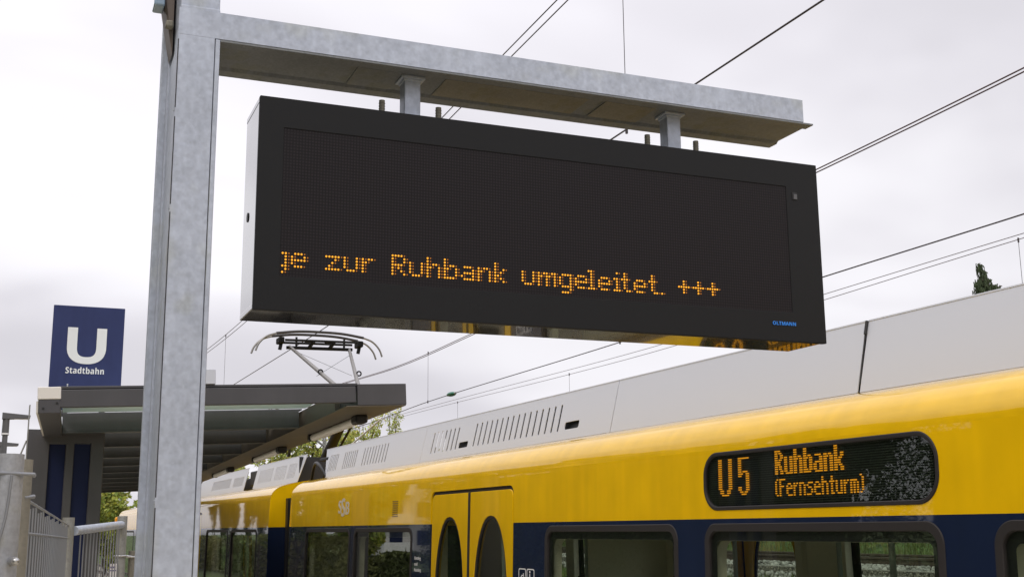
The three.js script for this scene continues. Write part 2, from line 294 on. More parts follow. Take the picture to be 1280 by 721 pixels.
// 5x7 dot matrix glyphs, rows 0 (top of capitals) to 8 (descender), placed at their own column
const G5 = {
  g: [2, '.####', '#...#', '#...#', '#...#', '.####', '....#', '.###.'], h: [0, '#....', '#....', '#.##.', '##..#', '#...#', '#...#', '#...#'],
  e: [2, '.###.', '#...#', '#####', '#....', '.###.'], z: [2, '#####', '...#.', '..#..', '.#...', '#####'], u: [2, '#...#', '#...#', '#...#', '#...#', '.###.'],
  r: [2, '#.##', '##..', '#...', '#...', '#...'], R: [0, '####.', '#...#', '#...#', '####.', '#.#..', '#..#.', '#...#'],
  b: [0, '#....', '#....', '#.##.', '##..#', '#...#', '#...#', '####.'], a: [2, '.###.', '....#', '.####', '#...#', '.####'],
  n: [2, '#.##.', '##..#', '#...#', '#...#', '#...#'], k: [0, '#...', '#...', '#..#', '#.#.', '##..', '#.#.', '#..#'],
  m: [2, '#.##.##', '##.##.#', '#..#..#', '#..#..#', '#..#..#'], l: [0, '##.', '.#.', '.#.', '.#.', '.#.', '.#.', '###'],
  i: [0, '.#.', '...', '##.', '.#.', '.#.', '.#.', '###'], t: [0, '.#..', '.#..', '###.', '.#..', '.#..', '.#..', '..##'], '.': [6, '#'], '+': [1, '..#..', '..#..', '#####', '..#..', '..#..'],
  half: [2, '##', '.#', '.#', '.#', '##', '.#', '#.'],
};
{
  const o = toWorld(0, 0, 0);
  const t = thing('departure_board', 'long black LED departure board hanging below the galvanised arm, amber text along its bottom', 'display board', o);
  t.rotation.y = -YD; t.scale.setScalar(U);
  const W = 2.17, H = 0.706, D = 0.248;
  const x0 = 0.081, x1 = 2.022, y0 = 0.111, y1 = 0.605;
  part(t, 'case', uvm(merge([span(0, W, 0.004, 0.022, -D, -0.016, 0.003), span(0, W, H - 0.02, H, -D, -0.014, 0.003), span(0.001, 0.02, 0.018, H - 0.018, -D, -0.016, 0.002), span(W - 0.02, W - 0.001, 0.018, H - 0.018, -D, -0.016, 0.002), span(0.004, W - 0.004, 0.01, H - 0.01, -D + 0.004, -D + 0.014)])), M.caseGloss);
  const fr = rrect(0, W, 0, H, 0.003); fr.holes.push(rrect(x0, x1, y0, y1, 0.002, THREE.Path));
  const fg = ext(fr, 0.018, 0.0015); fg.translate(0, 0, -0.0165);
  part(t, 'front_frame', uvm(fg), M.bezel);
  const cell = tex(64, (u, v) => { const dx = u - 0.5, dy = v - 0.5, r = Math.hypot(dx, dy); const k = r < 0.26 ? 0.235 : (Math.abs(dx) > 0.42 || Math.abs(dy) > 0.42 ? 0.15 : 0.19); return [k * 1.02, k * 0.97, k]; });
  const face = span(x0 - 0.004, x1 + 0.004, y0 - 0.004, y1 + 0.004, -0.02, -0.0026);
  const fu = face.attributes.uv, fp = face.attributes.position; for (let i = 0; i < fu.count; i++) fu.setXY(i, (fp.getX(i) - x0) / (x1 - x0) * 192, (fp.getY(i) - y0) / (y1 - y0) * 48);
  part(t, 'led_screen', face, phys({ map: cell, color: lin(0.55, 0.53, 0.57), specularIntensity: 0.3, roughness: 0.5 }));
  const px = (x1 - x0) / 192, py = (y1 - y0) / 48, on = new Set(), dim = new Set();
  const put = (ch, col) => { const [r0, ...rows] = G5[ch]; rows.forEach((row, j) => [...row].forEach((c, i) => { if (c === '#') on.add((col + i) + ',' + (r0 + j)); })); };
  [['half', 0], ['e', 3], ['z', 14], ['u', 20], ['r', 26], ['R', 36], ['u', 42], ['h', 48], ['b', 54], ['a', 60], ['n', 66], ['k', 72], ['u', 82], ['m', 88], ['g', 96], ['e', 102], ['l', 107], ['e', 111], ['i', 117], ['t', 120], ['e', 125], ['t', 131], ['.', 136], ['+', 143], ['+', 149], ['+', 155]].forEach(a => put(...a));
  for (const k of on) { const [c, r] = k.split(',').map(Number), n = (c + 1) + ',' + r; if (!on.has(n)) dim.add(n); }
  const dots = (set, rad_) => [...set].map(k => { const [c, r] = k.split(',').map(Number); const g = new THREE.CylinderGeometry(rad_ * 0.75, rad_, 0.003, 8); g.rotateX(Math.PI / 2); g.translate(x0 + (c + 0.75) * px, y0 + (1.5 + 8 - r) * py, -0.0012); return g; });
  const lt = part(t, 'lettering', dots(on, 0.0034), M.led, 'lit amber dots spelling the end of a scrolling message'); lt.userData.kind = 'stuff';
  const gh = part(t, 'lettering', dots(dim, 0.0024), M.ledDim, 'fainter amber dots trailing the letters'); gh.userData.kind = 'stuff';
  const se = part(t, 'light_sensor', span(2.049, 2.071, 0.555, 0.584, -0.004, 0.0025, 0.001), M.black);
  part(se, 'lens', span(2.055, 2.070, 0.557, 0.577, 0.0015, 0.0035, 0.001), std({ color: lin(0.10, 0.10, 0.105), roughness: 0.3 }));
  const mk = text('OLTMANN', 0.0135, 0.0012); mk.scale(0.103 / (mk.boundingBox.max.x - mk.boundingBox.min.x), 1, 1); mk.translate(1.928, 0.060, 0.0014);
  part(t, 'maker_name', mk, M.blueInk);
  for (const x of [0.439, 0.646, 1.483, 1.695]) { const b = part(t, 'threaded_rod', rod([x, H - 0.01, -0.11], [x, 0.783, -0.11], 0.0105, 0.0105, 12), M.zincRust); part(b, 'thread', merge([0, 1, 2, 3, 4, 5].map(k => { const g = new THREE.TorusGeometry(0.0103, 0.0016, 4, 12); g.rotateX(Math.PI / 2); g.translate(x, 0.722 + k * 0.01, -0.11); return g; })), M.zincRust); }
  part(t, 'keyhole', rod([-0.0015, 0.335, -0.16], [0.003, 0.335, -0.16], 0.016, 0.016, 16), M.black);
  part(t, 'bottom_trim', uvm(span(0.004, W - 0.004, 0.0005, 0.0055, -0.024, -0.0172)), M.black);
}

// ------------------------------------------------------------------ trams
const XT = 3.55, CXT = 4.875, YB = 1.739, YS = 2.10, YF = -0.62;     // side plane, centre line, colour break, top of side, skirt
const tilt = g => { const p = g.attributes.position; for (let i = 0; i < p.count; i++) p.setX(i, p.getX(i) + 0.022 * (p.getY(i) - 1.3)); return g; };
const mirror = g => { g = clean(g.clone()); g.scale(-1, 1, 1); g.translate(2 * CXT, 0, 0); return flipWind(g); };
// a sheet in the side plane: shape x = metres ahead (u = -z), y = height; depth inward from X0
const sheet = (s, x0, d, bev = 0, seg = 8) => { const g = ext(s, d, bev, seg); if (bev) g.translate(0, 0, bev); g.rotateY(Math.PI / 2); g.translate(x0, 0, 0); return tilt(clean(g)); };
const oval = (u, S = THREE.Path, k = 0) => { const s = new S(), N = 40; for (let i = 0; i < N; i++) { const a = i / N * 2 * Math.PI, c = Math.cos(a), n = Math.sin(a), e = 2 / 2.25; const x = u + (0.335 - k) * Math.sign(c) * Math.abs(c) ** e, y = 1.1 + (0.695 - k) * Math.sign(n) * Math.abs(n) ** e; i ? s.lineTo(x, y) : s.moveTo(x, y); } return s; };
const WT = 1.715, WBOT = 0.62;
function tram(name, label, u0, u1, wins, doors, dests) {
  const pos = [CXT, TRK, -(u0 + u1) / 2];
  const t = thing(name, label, 'tram', pos);
  const P = (n, g, m, l, parent = t) => { g = Array.isArray(g) ? merge(g) : g; const h = g.clone(); h.translate(-pos[0], -pos[1], -pos[2]); return part(parent, n, h, m, l); };
  const both = (n, g, m, l, parent) => { const a = P(n, g, m, l, parent); P(n, mirror(g), m, l, parent); return a; };
  // sides: navy band with windows, yellow above, split round the doors
  const ds = [...doors].sort((a, b) => a[0] - b[0]); let a = u0; const segs = [];
  for (const d of ds) { segs.push([a, d[0]]); a = d[1]; } segs.push([a, u1]);
  for (const [s0, s1] of segs) {
    if (s1 - s0 < 0.02) continue;
    const sh = rrect(s0, s1, YF, YB, 0); wins.filter(w => w[0] >= s0 && w[1] <= s1).forEach(w => sh.holes.push(rrect(w[0], w[1], WBOT, WT, 0.1, THREE.Path)));
    both('side_panel', uvm(sheet(sh, XT, 0.03)), M.navy);
    const ln = rrect(s0 + 0.04, s1 - 0.04, 0.05, 1.95, 0.02); wins.filter(w => w[0] >= s0 && w[1] <= s1).forEach(w => ln.holes.push(rrect(w[0] + 0.03, w[1] - 0.03, WBOT + 0.03, WT - 0.09, 0.07, THREE.Path)));
    both('lining', uvm(sheet(ln, XT + 0.055, 0.06)), M.lining);
  }
  const up = new THREE.Shape(); up.moveTo(u0, YB);
  for (const d of ds) { up.lineTo(d[0], YB); up.lineTo(d[0], 1.94); up.absarc(d[0] + 0.07, 1.94, 0.07, Math.PI, Math.PI / 2, true); up.lineTo(d[1] - 0.07, 2.01); up.absarc(d[1] - 0.07, 1.94, 0.07, Math.PI / 2, 0, true); up.lineTo(d[1], YB); }
  up.lineTo(u1, YB); up.lineTo(u1, YS); up.lineTo(u0, YS);
  for (const d of dests) up.holes.push(rrect(d[0], d[1], d[2], d[3], 0.125, THREE.Path));
  both('upper_side_panel', uvm(sheet(up, XT, 0.03)), M.yellow);
  for (const w of wins) {
    const f = rrect(w[0], w[1], WBOT, WT, 0.1); f.holes.push(rrect(w[0] + 0.042, w[1] - 0.042, WBOT + 0.042, WT - 0.042, 0.065, THREE.Path));
    const pn = rrect(w[0] + 0.03, w[1] - 0.03, WBOT + 0.03, WT - 0.03, 0.07), bl = rrect(w[0] + 0.04, w[1] - 0.04, WT - 0.09, WT - 0.035, 0);
    const bd = rrect(w[0] + 0.038, w[1] - 0.038, WBOT + 0.038, WT - 0.038, 0.06); bd.holes.push(rrect(w[0] + 0.085, w[1] - 0.085, WBOT + 0.085, WT - 0.088, 0.03, THREE.Path));
    for (const fn of [x => x, mirror]) {
      const fr = P('window', fn(uvm(sheet(f, XT - 0.005, 0.03, 0.004))), M.rubber);
      P('pane', fn(sheet(pn, XT + 0.01, 0.005)), M.pane, null, fr);
      P('pane_border', fn(sheet(bd, XT + 0.017, 0.003)), M.black, null, fr);
    }
  }
  for (const [d0, d1] of doors) {
    const mid = (d0 + d1) / 2, e = 0.022, top = 2.01;
    const leaf = (x0, x1, left) => { const s = rrect(x0, x1, -0.3, top - 0.028, left ? [0, 0, 0, 0.06] : [0, 0, 0.06, 0]); s.holes.push(oval((x0 + x1) / 2)); return s; };
    const A = [d0 + e, mid - 0.022], B = [mid + 0.022, d1 - e];
    for (const fn of [x => x, mirror]) {
      const sl = rrect(d0 + 0.002, d1 - 0.002, -0.3, top - 0.002, [0, 0, 0.068, 0.068]);
      for (const [k, q] of [[A, true], [B, false]]) sl.holes.push(rrect(k[0] + 0.004, k[1] - 0.004, -0.28, top - 0.032, q ? [0, 0, 0, 0.055] : [0, 0, 0.055, 0], THREE.Path));
      P('door_seal', fn(sheet(sl, XT + 0.012, 0.03)), M.rubber);
      P('door_seal', fn(sheet(rrect(mid - 0.02, mid + 0.02, -0.3, top - 0.03, 0), XT - 0.001, 0.012)), M.rubber);
      for (const [k, q] of [[A, true], [B, false]]) {
        const lf = P('door_leaf', fn(uvm(sheet(leaf(k[0], k[1], q), XT + 0.002, 0.036, 0.003, 6))), M.yellow), c = (k[0] + k[1]) / 2;
        P('pane', fn(sheet(oval(c, THREE.Shape, -0.005), XT + 0.018, 0.004)), M.pane, null, lf);
        const rg = oval(c, THREE.Shape, -0.004); rg.holes.push(oval(c, THREE.Path, 0.022));
        P('pane_seal', fn(sheet(rg, XT + 0.008, 0.02)), M.rubber, null, lf);
        const ins = leaf(k[0], k[1], q); P('inner_face', fn(sheet(ins, XT + 0.042, 0.012)), M.doorInside, null, lf);
      }
    }
    // vestibule pillars either side of the doorway
    for (const u of [d0 - 0.05, d1 + 0.05]) both('door_pillar', span(XT + 0.06, XT + 0.17, 0.05, 2.0, -u - 0.045, -u + 0.045, 0.01), M.lining);
  }
  for (const [d0, d1, y0, y1] of dests) {
    const f = rrect(d0, d1, y0, y1, 0.125); f.holes.push(rrect(d0 + 0.02, d1 - 0.02, y0 + 0.02, y1 - 0.02, 0.106, THREE.Path));
    const fr = P('destination_display', sheet(f, XT - 0.006, 0.03, 0.004), M.rubber);
    const lv = []; for (let y = y0 + 0.028; y < y1 - 0.024; y += 0.0112) lv.push(tilt(clean(span(XT + 0.0125, XT + 0.019, y, y + 0.0045, -d1 + 0.045, -d0 - 0.045))));
    P('display_face', sheet(rrect(d0 + 0.01, d1 - 0.01, y0 + 0.01, y1 - 0.01, 0.11), XT + 0.017, 0.006), M.black, null, fr);
    P('louvre', lv, std({ color: lin(0.05, 0.055, 0.048), roughness: 0.6 }), null, fr);
    P('pane', sheet(rrect(d0 + 0.012, d1 - 0.012, y0 + 0.012, y1 - 0.012, 0.112), XT + 0.004, 0.003), phys({ color: lin(0.8, 0.84, 0.8), roughness: 0, transmission: 1, thickness: 0, ior: 1.5 }), null, fr);
  }
  // roof skin, gently uneven so that its reflections wander
  const half = [[XT + 0.0176, YS], [3.571, 2.13], [3.583, 2.17], [3.612, 2.215], [3.67, 2.262], [3.77, 2.302], [3.90, 2.332], [4.05, 2.358], [4.4, 2.39], [CXT, 2.4]];
  const crv = new THREE.CatmullRomCurve3([...half, ...half.slice(0, -1).reverse().map(p => [2 * CXT - p[0], p[1]])].map(p => V(p[0], p[1], 0)), false, 'centripetal').getPoints(54);
  const nu = Math.round((u1 - u0) / 0.1), ps = [], uv = [], ix = [], n = crv.length;
  for (let k = 0; k <= nu; k++) { const u = lerp(u0, u1, k / nu); crv.forEach((p, i) => { const q = 0.0028 * (n3(u * 0.9, i * 0.12, 3, 6) - 0.5) * Math.min(1, i / 6, (n - 1 - i) / 6); ps.push(p.x + q, p.y + q, -u); uv.push(u, i * 0.06); }); }
  for (let k = 0; k < nu; k++) for (let i = 0; i < n - 1; i++) { const q = k * n + i; ix.push(q, q + n, q + 1, q + 1, q + n, q + n + 1); }
  const rg = new THREE.BufferGeometry(); rg.setAttribute('position', new THREE.Float32BufferAttribute(ps, 3)); rg.setAttribute('uv', new THREE.Float32BufferAttribute(uv, 2)); rg.setIndex(ix); rg.computeVertexNormals();
  P('roof', rg, M.yellow);
  // ends, floor, ceiling
  const es = new THREE.Shape(); crv.forEach((p, i) => i ? es.lineTo(p.x, p.y) : es.moveTo(p.x, p.y)); es.lineTo(2 * CXT - XT, YB + 0.001); es.lineTo(XT, YB + 0.001);
  const el = rrect(XT, 2 * CXT - XT, YF, YB, 0); el.holes.push(rrect(CXT - 0.7, CXT + 0.7, 0, 1.7, 0.05, THREE.Path));
  for (const [u, dz] of [[u0, -0.032], [u1, 0.002]]) { const g1 = ext(es, 0.03), g2 = ext(el, 0.03); g1.translate(0, 0, -u + dz); g2.translate(0, 0, -u + dz); P('end_wall', uvm(g1), M.yellow); P('lower_end_wall', uvm(g2), M.navy); }
  P('floor', span(XT + 0.03, 2 * CXT - XT - 0.03, -0.02, 0.03, -u1 + 0.03, -u0 - 0.03), M.floor);
  P('ceiling', span(XT + 0.16, 2 * CXT - XT - 0.16, 2.0, 2.04, -u1 + 0.05, -u0 - 0.05), M.lining);
  P('underframe', span(XT + 0.12, 2 * CXT - XT - 0.12, -0.7, -0.3, -u1 + 0.3, -u0 - 0.3), M.blackPart);
  return { t, P, both, pos };
}
// grey roof fairing: leaning sheet with cut slots; v runs up the sheet from its foot
const FX = 4.0, FY = 2.352, FH = 0.385, FA = Math.atan2(0.09, 0.373);
const fair = (s, off = 0, d = 0.006) => { const g = ext(s, d, 0, 4); g.rotateY(Math.PI / 2); g.translate(off, 0, 0); g.rotateZ(-FA); g.translate(FX, FY, 0); return clean(g); };
const fv = Y => (Y - FY) / Math.cos(FA);
function slots(s, ua, ub, n, w = 0.031, y0 = 2.42, y1 = 2.632) { for (let i = 0; i < n; i++) { const u = lerp(ua, ub, i / (n - 1)); s.holes.push(rrect(u - w / 2, u + w / 2, fv(y0), fv(y1), w / 2 - 0.001, THREE.Path)); } }
// LED bitmaps of the destination display
const BIG = {
  R: ['####..', '##.##.', '##..##', '##..##', '##.##.', '####..', '####..', '##.##.', '##.##.', '##..##', '##..##'], u: ['', '', '', '##..##', '##..##', '##..##', '##..##', '##..##', '##..##', '##..##', '.#####'],
  h: ['##....', '##....', '##....', '##.##.', '###.##', '##..##', '##..##', '##..##', '##..##', '##..##', '##..##'], b: ['##....', '##....', '##....', '##.##.', '###.##', '##..##', '##..##', '##..##', '##..##', '###.##', '#####.'],
  a: ['', '', '', '.####.', '....##', '....##', '.#####', '##..##', '##..##', '##..##', '.#####'], n: ['', '', '', '##.##.', '###.##', '##..##', '##..##', '##..##', '##..##', '##..##', '##..##'],
  k: ['##....', '##....', '##....', '##..##', '##..##', '##.##.', '####..', '####..', '##.##.', '##..##', '##..##'],
};
const SML = {
  '(': ['.#', '#.', '#.', '#.', '#.', '#.', '#.', '.#'], ')': ['#.', '.#', '.#', '.#', '.#', '.#', '.#', '#.'], F: ['####', '#...', '#...', '###.', '#...', '#...', '#...', '#...'],
  e: ['', '', '.##.', '#..#', '####', '#...', '#...', '.###'], r: ['', '', '#.#', '##.', '#..', '#..', '#..', '#..'], n: ['', '', '###.', '#..#', '#..#', '#..#', '#..#', '#..#'], s: ['', '', '.###', '#...', '.##.', '...#', '...#', '###.'],
  h: ['#...', '#...', '###.', '#..#', '#..#', '#..#', '#..#', '#..#'], t: ['.#.', '.#.', '###', '.#.', '.#.', '.#.', '.#.', '.##'], u: ['', '', '#..#', '#..#', '#..#', '#..#', '#..#', '.###'], m: ['', '', '####.', '#.#.#', '#.#.#', '#.#.#', '#.#.#', '#.#.#'],
};
const U17 = ['##....##', '##....##', '##....##', '##....##', '##....##', '##....##', '##....##', '##....##', '##....##', '##....##', '##....##', '##....##', '##....##', '##....##', '.##..##.', '.##..##.', '..####..'];
const F17 = ['#######', '##.....', '##.....', '##.....', '##.....', '##.....', '##.###.', '###..##', '##...##', '.....##', '.....##', '.....##', '.....##', '##...##', '##...##', '.##.##.', '..###..'];

// near car
{
  const { t, P } = tram('tram_car', 'nearer yellow and navy tram car with the lit destination display', -4.6, 15.0,
    [[12.3, 14.2], [10.31, 12.16], [5.8, 7.53], [3.77, 5.53], [1.75, 3.51], [-0.2, 1.55], [-4.3, -2.5]], [[8.07, 9.83], [-2.35, -0.6]], [[3.778, 5.527, 1.782, 2.085]]);
  const disp = t.children.find(c => c.name === 'destination_display');
  const dots = []; const put = (rows, u, yTop, cw, rh) => rows.forEach((r, j) => [...r].forEach((c, i) => { if (c === '#') dots.push(tilt(clean(span(XT + 0.009, XT + 0.0125, yTop - j * rh - rh * 0.54, yTop - j * rh, -(u - i * cw) , -(u - i * cw) + cw * 0.88)))); }));
  put(U17, 5.400, 2.044, 0.0155, 0.0114); put(F17, 5.218, 2.046, 0.0135, 0.0114);
  [...'Ruhbank'].forEach((c, i) => put(BIG[c], 4.900 - i * 0.0755, 2.062, 0.0108, 0.0108));
  let u = 4.902; for (const c of '(Fernsehturm)') { put(SML[c], u, 1.924, 0.0112, 0.0108); u -= (Math.max(...SML[c].map(r => r.length)) + 1) * 0.0112; }
  P('lettering', dots, M.ledTrain, 'amber LED letters of the line number and destination', disp).userData.kind = 'stuff';
  // operator letters, vent, pictograms, small notice
  const logo = (ch, u, y, s, sx) => { const g = text(ch, s, 0.002); g.scale(sx, 1, 1); g.rotateY(-Math.PI / 2); g.rotateY(Math.PI); g.rotateY(0); return [g, u, y]; };
  const side = (str, u, y, size, sx, f = font) => { const g = text(str, size, 0.0015, f); g.scale(sx, 1, 1); g.rotateY(-Math.PI / 2); g.translate(XT - 0.0005, y, -u); return tilt(clean(g)); };
  P('operator_letters', [side('S', 12.80, 1.872, 0.135, 1.5), side('S', 12.685, 1.838, 0.19, 1.25), side('B', 12.53, 1.856, 0.135, 1.5)], M.logoGrey);
  for (let i = 0; i < 8; i++) P('vent_slit', tilt(clean(span(XT - 0.004, XT + 0.004, 1.815 + i * 0.0195, 1.822 + i * 0.0195, -10.9, -10.74, 0.002))), std({ color: lin(0.2, 0.12, 0.02), roughness: 0.6 }));
  P('notice', ['Einstieg', 'und', 'Ausstieg'].map((s, i) => { const g = side(s, 10.235, 1.435 - i * 0.05, 0.026, 1.35, fontReg); return g; }), M.white);
  const icon = (u, kind) => {
    const f = rrect(u, u + 0.125, 1.30, 1.42, 0.018); f.holes.push(rrect(u + 0.007, u + 0.118, 1.307, 1.413, 0.013, THREE.Path));
    const pc = P('pictogram', sheet(f, XT - 0.0015, 0.001), M.white), L = [];
    const ring = (a, y, r, w) => { const s = new THREE.Shape(); s.absarc(a, y, r, 0, 2 * Math.PI); const h = new THREE.Path(); h.absarc(a, y, r - w, 0, 2 * Math.PI); s.holes.push(h); L.push(sheet(s, XT - 0.0015, 0.001)); };
    const bar = (a, b, w) => { const d = Math.hypot(b[0] - a[0], b[1] - a[1]), nx = -(b[1] - a[1]) / d * w / 2, ny = (b[0] - a[0]) / d * w / 2, s = new THREE.Shape(); s.moveTo(a[0] + nx, a[1] + ny); s.lineTo(b[0] + nx, b[1] + ny); s.lineTo(b[0] - nx, b[1] - ny); s.lineTo(a[0] - nx, a[1] - ny); L.push(sheet(s, XT - 0.0017, 0.001)); };
    const c = u + 0.062;
    if (kind) { ring(c + 0.004, 1.338, 0.024, 0.007); bar([c + 0.012, 1.385], [c + 0.012, 1.35], 0.012); bar([c + 0.012, 1.35], [c - 0.018, 1.35], 0.009); bar([c - 0.018, 1.35], [c - 0.028, 1.322], 0.009); ring(c + 0.012, 1.398, 0.009, 0.0088); }
    else { ring(c + 0.03, 1.34, 0.02, 0.005); ring(c - 0.03, 1.34, 0.02, 0.005); bar([c + 0.03, 1.34], [c + 0.012, 1.372], 0.006); bar([c + 0.012, 1.372], [c - 0.022, 1.372], 0.006); bar([c - 0.03, 1.34], [c - 0.018, 1.388], 0.006); bar([c + 0.012, 1.372], [c - 0.004, 1.34], 0.006); }
    P('symbol', L, M.white, null, pc);
  };
  icon(7.70, true); icon(7.84, false);
  // roof fairings, their slots and the equipment behind them
  const panel = (ua, ub, topShift, fn) => { const s = new THREE.Shape(); s.moveTo(ua, 0); s.lineTo(ub, 0); s.lineTo(ub + topShift, FH); s.lineTo(ua, FH); fn && fn(s); P('roof_fairing', uvm(fair(s)), M.roofGrey); const lipS = rrect(ua, ub + topShift, FH - 0.007, FH, 0); P('fairing_rim', fair(lipS, -0.003, 0.012), M.roofGrey); };
  panel(11.395, 15.02, 0.26, s => { slots(s, 14.98, 14.62, 6); slots(s, 14.3, 13.79, 7); slots(s, 13.48, 12.6, 9); });
  panel(7.385, 11.385, 0, s => { slots(s, 11.12, 10.45, 7); slots(s, 10.0, 8.26, 16); s.holes.push(rrect(10.145, 10.375, fv(2.428), fv(2.483), 0.018, THREE.Path), rrect(7.905, 8.145, fv(2.428), fv(2.485), 0.018, THREE.Path)); });
  panel(4.765, 7.375, 0); panel(0.6, 4.745, 0); panel(-4.4, 0.59, 0);
  P('fairing_backing', [[4.0, 10.82], [12.45, 14.95]].map(([a, b]) => fair(rrect(a, b, 0.03, FH - 0.05, 0), 0.035, 0.01)), M.black);
  P('fairing_hinge', [rod([FX + 0.016, FY + 0.05, -4.755], [FX + 0.082, FY + 0.36, -4.755], 0.005, 0.005, 8), rod([FX + 0.066, FY + 0.30, -4.752], [FX + 0.083, FY + 0.37, -4.752], 0.009, 0.009, 8)], M.blackPart);
  P('roof_equipment', [span(4.25, 5.3, 2.37, 2.64, -10.75, 4.2, 0.03), span(4.4, 5.4, 2.38, 2.55, -14.4, -12.9, 0.03)], M.blackPart);
  P('fairing_post', [10.95, 11.4, 12.2, 14.6].map(u => span(4.12, 4.17, 2.36, 2.68, -u - 0.02, -u + 0.02)), M.blackPart);
  for (const u of [7.55, 5.6, 7.72]) P('roof_clip', span(FX + 0.012, FX + 0.03, FY - 0.012, FY + 0.012, -u - 0.07, -u + 0.07, 0.004), M.roofGrey);
  // inside: poles, seats, partitions
  for (const [x, u] of [[4.5, 7.25], [5.35, 7.9], [4.4, 5.05], [5.3, 6.6], [4.45, 3.2], [5.35, 10.4], [4.4, 12.6]]) P('grab_pole', rod([x, 0.03, -u], [x, 2.0, -u], 0.018, 0.018, 10), std({ color: lin(0.30, 0.34, 0.33), roughness: 0.4, metalness: 0.3 }));
  for (const [x, u] of [[3.95, 6.2], [4.05, 4.6], [5.75, 5.6], [5.75, 6.9], [3.95, 13.3], [5.75, 12.4], [5.75, 11.2], [3.95, 11.3], [3.95, 2.6], [5.75, 3.6]]) { const sx = x < CXT ? 1 : -1; P('seat', [span(x - 0.22, x + 0.22, 0.42, 0.5, -u - 0.22, -u + 0.22, 0.03), span(x - 0.22, x + 0.22, 0.5, 1.14, -u + 0.19, -u + 0.25, 0.028), span(x - 0.05, x + 0.05, 0.03, 0.42, -u - 0.1, -u + 0.1)], M.seat); P('seat_handle', tube([[x + sx * 0.2, 1.02, -u + 0.22], [x + sx * 0.2, 1.2, -u + 0.22], [x + sx * 0.12, 1.235, -u + 0.22], [x + sx * 0.04, 1.13, -u + 0.22]], 0.014, 14, 6), M.blackPart); }
  for (const u of [10.16]) P('partition', [span(5.25, 6.12, 0.05, 1.95, -u - 0.015, -u + 0.015)], M.lining);
  P('partition', span(3.75, 4.3, 0.05, 2.0, -14.75, -14.7), M.lining);
  P('luggage_rail', rod([5.9, 1.93, -14], [5.9, 1.93, 4], 0.02), M.steel);
  P('gangway_bellows', Array.from({ length: 9 }, (_, i) => span(XT + 0.22 + (i % 2) * 0.035, 2 * CXT - XT - 0.22 - (i % 2) * 0.035, -0.4, 2.12 - (i % 2) * 0.035, -15.03 - (i + 1) * 0.125, -15.03 - i * 0.125)), M.black);
  const cb = (pts, r) => P('roof_cable', tube(pts, r, 24, 8), M.black);
  cb([[4.02, 2.36, -15.0], [4.0, 2.52, -15.3], [4.05, 2.55, -15.75], [4.1, 2.35, -16.1]], 0.022); cb([[4.3, 2.38, -14.95], [4.28, 2.6, -15.3], [4.3, 2.62, -15.8], [4.3, 2.4, -16.2]], 0.022); cb([[4.6, 2.4, -14.9], [4.6, 2.66, -15.35], [4.6, 2.64, -15.9], [4.6, 2.4, -16.2]], 0.022);
  P('cable_box', [span(4.15, 4.75, 2.38, 2.56, -15.0, -14.75, 0.02), span(4.05, 4.6, 2.58, 2.62, -15.5, -15.1, 0.01)], M.blackPart);
}
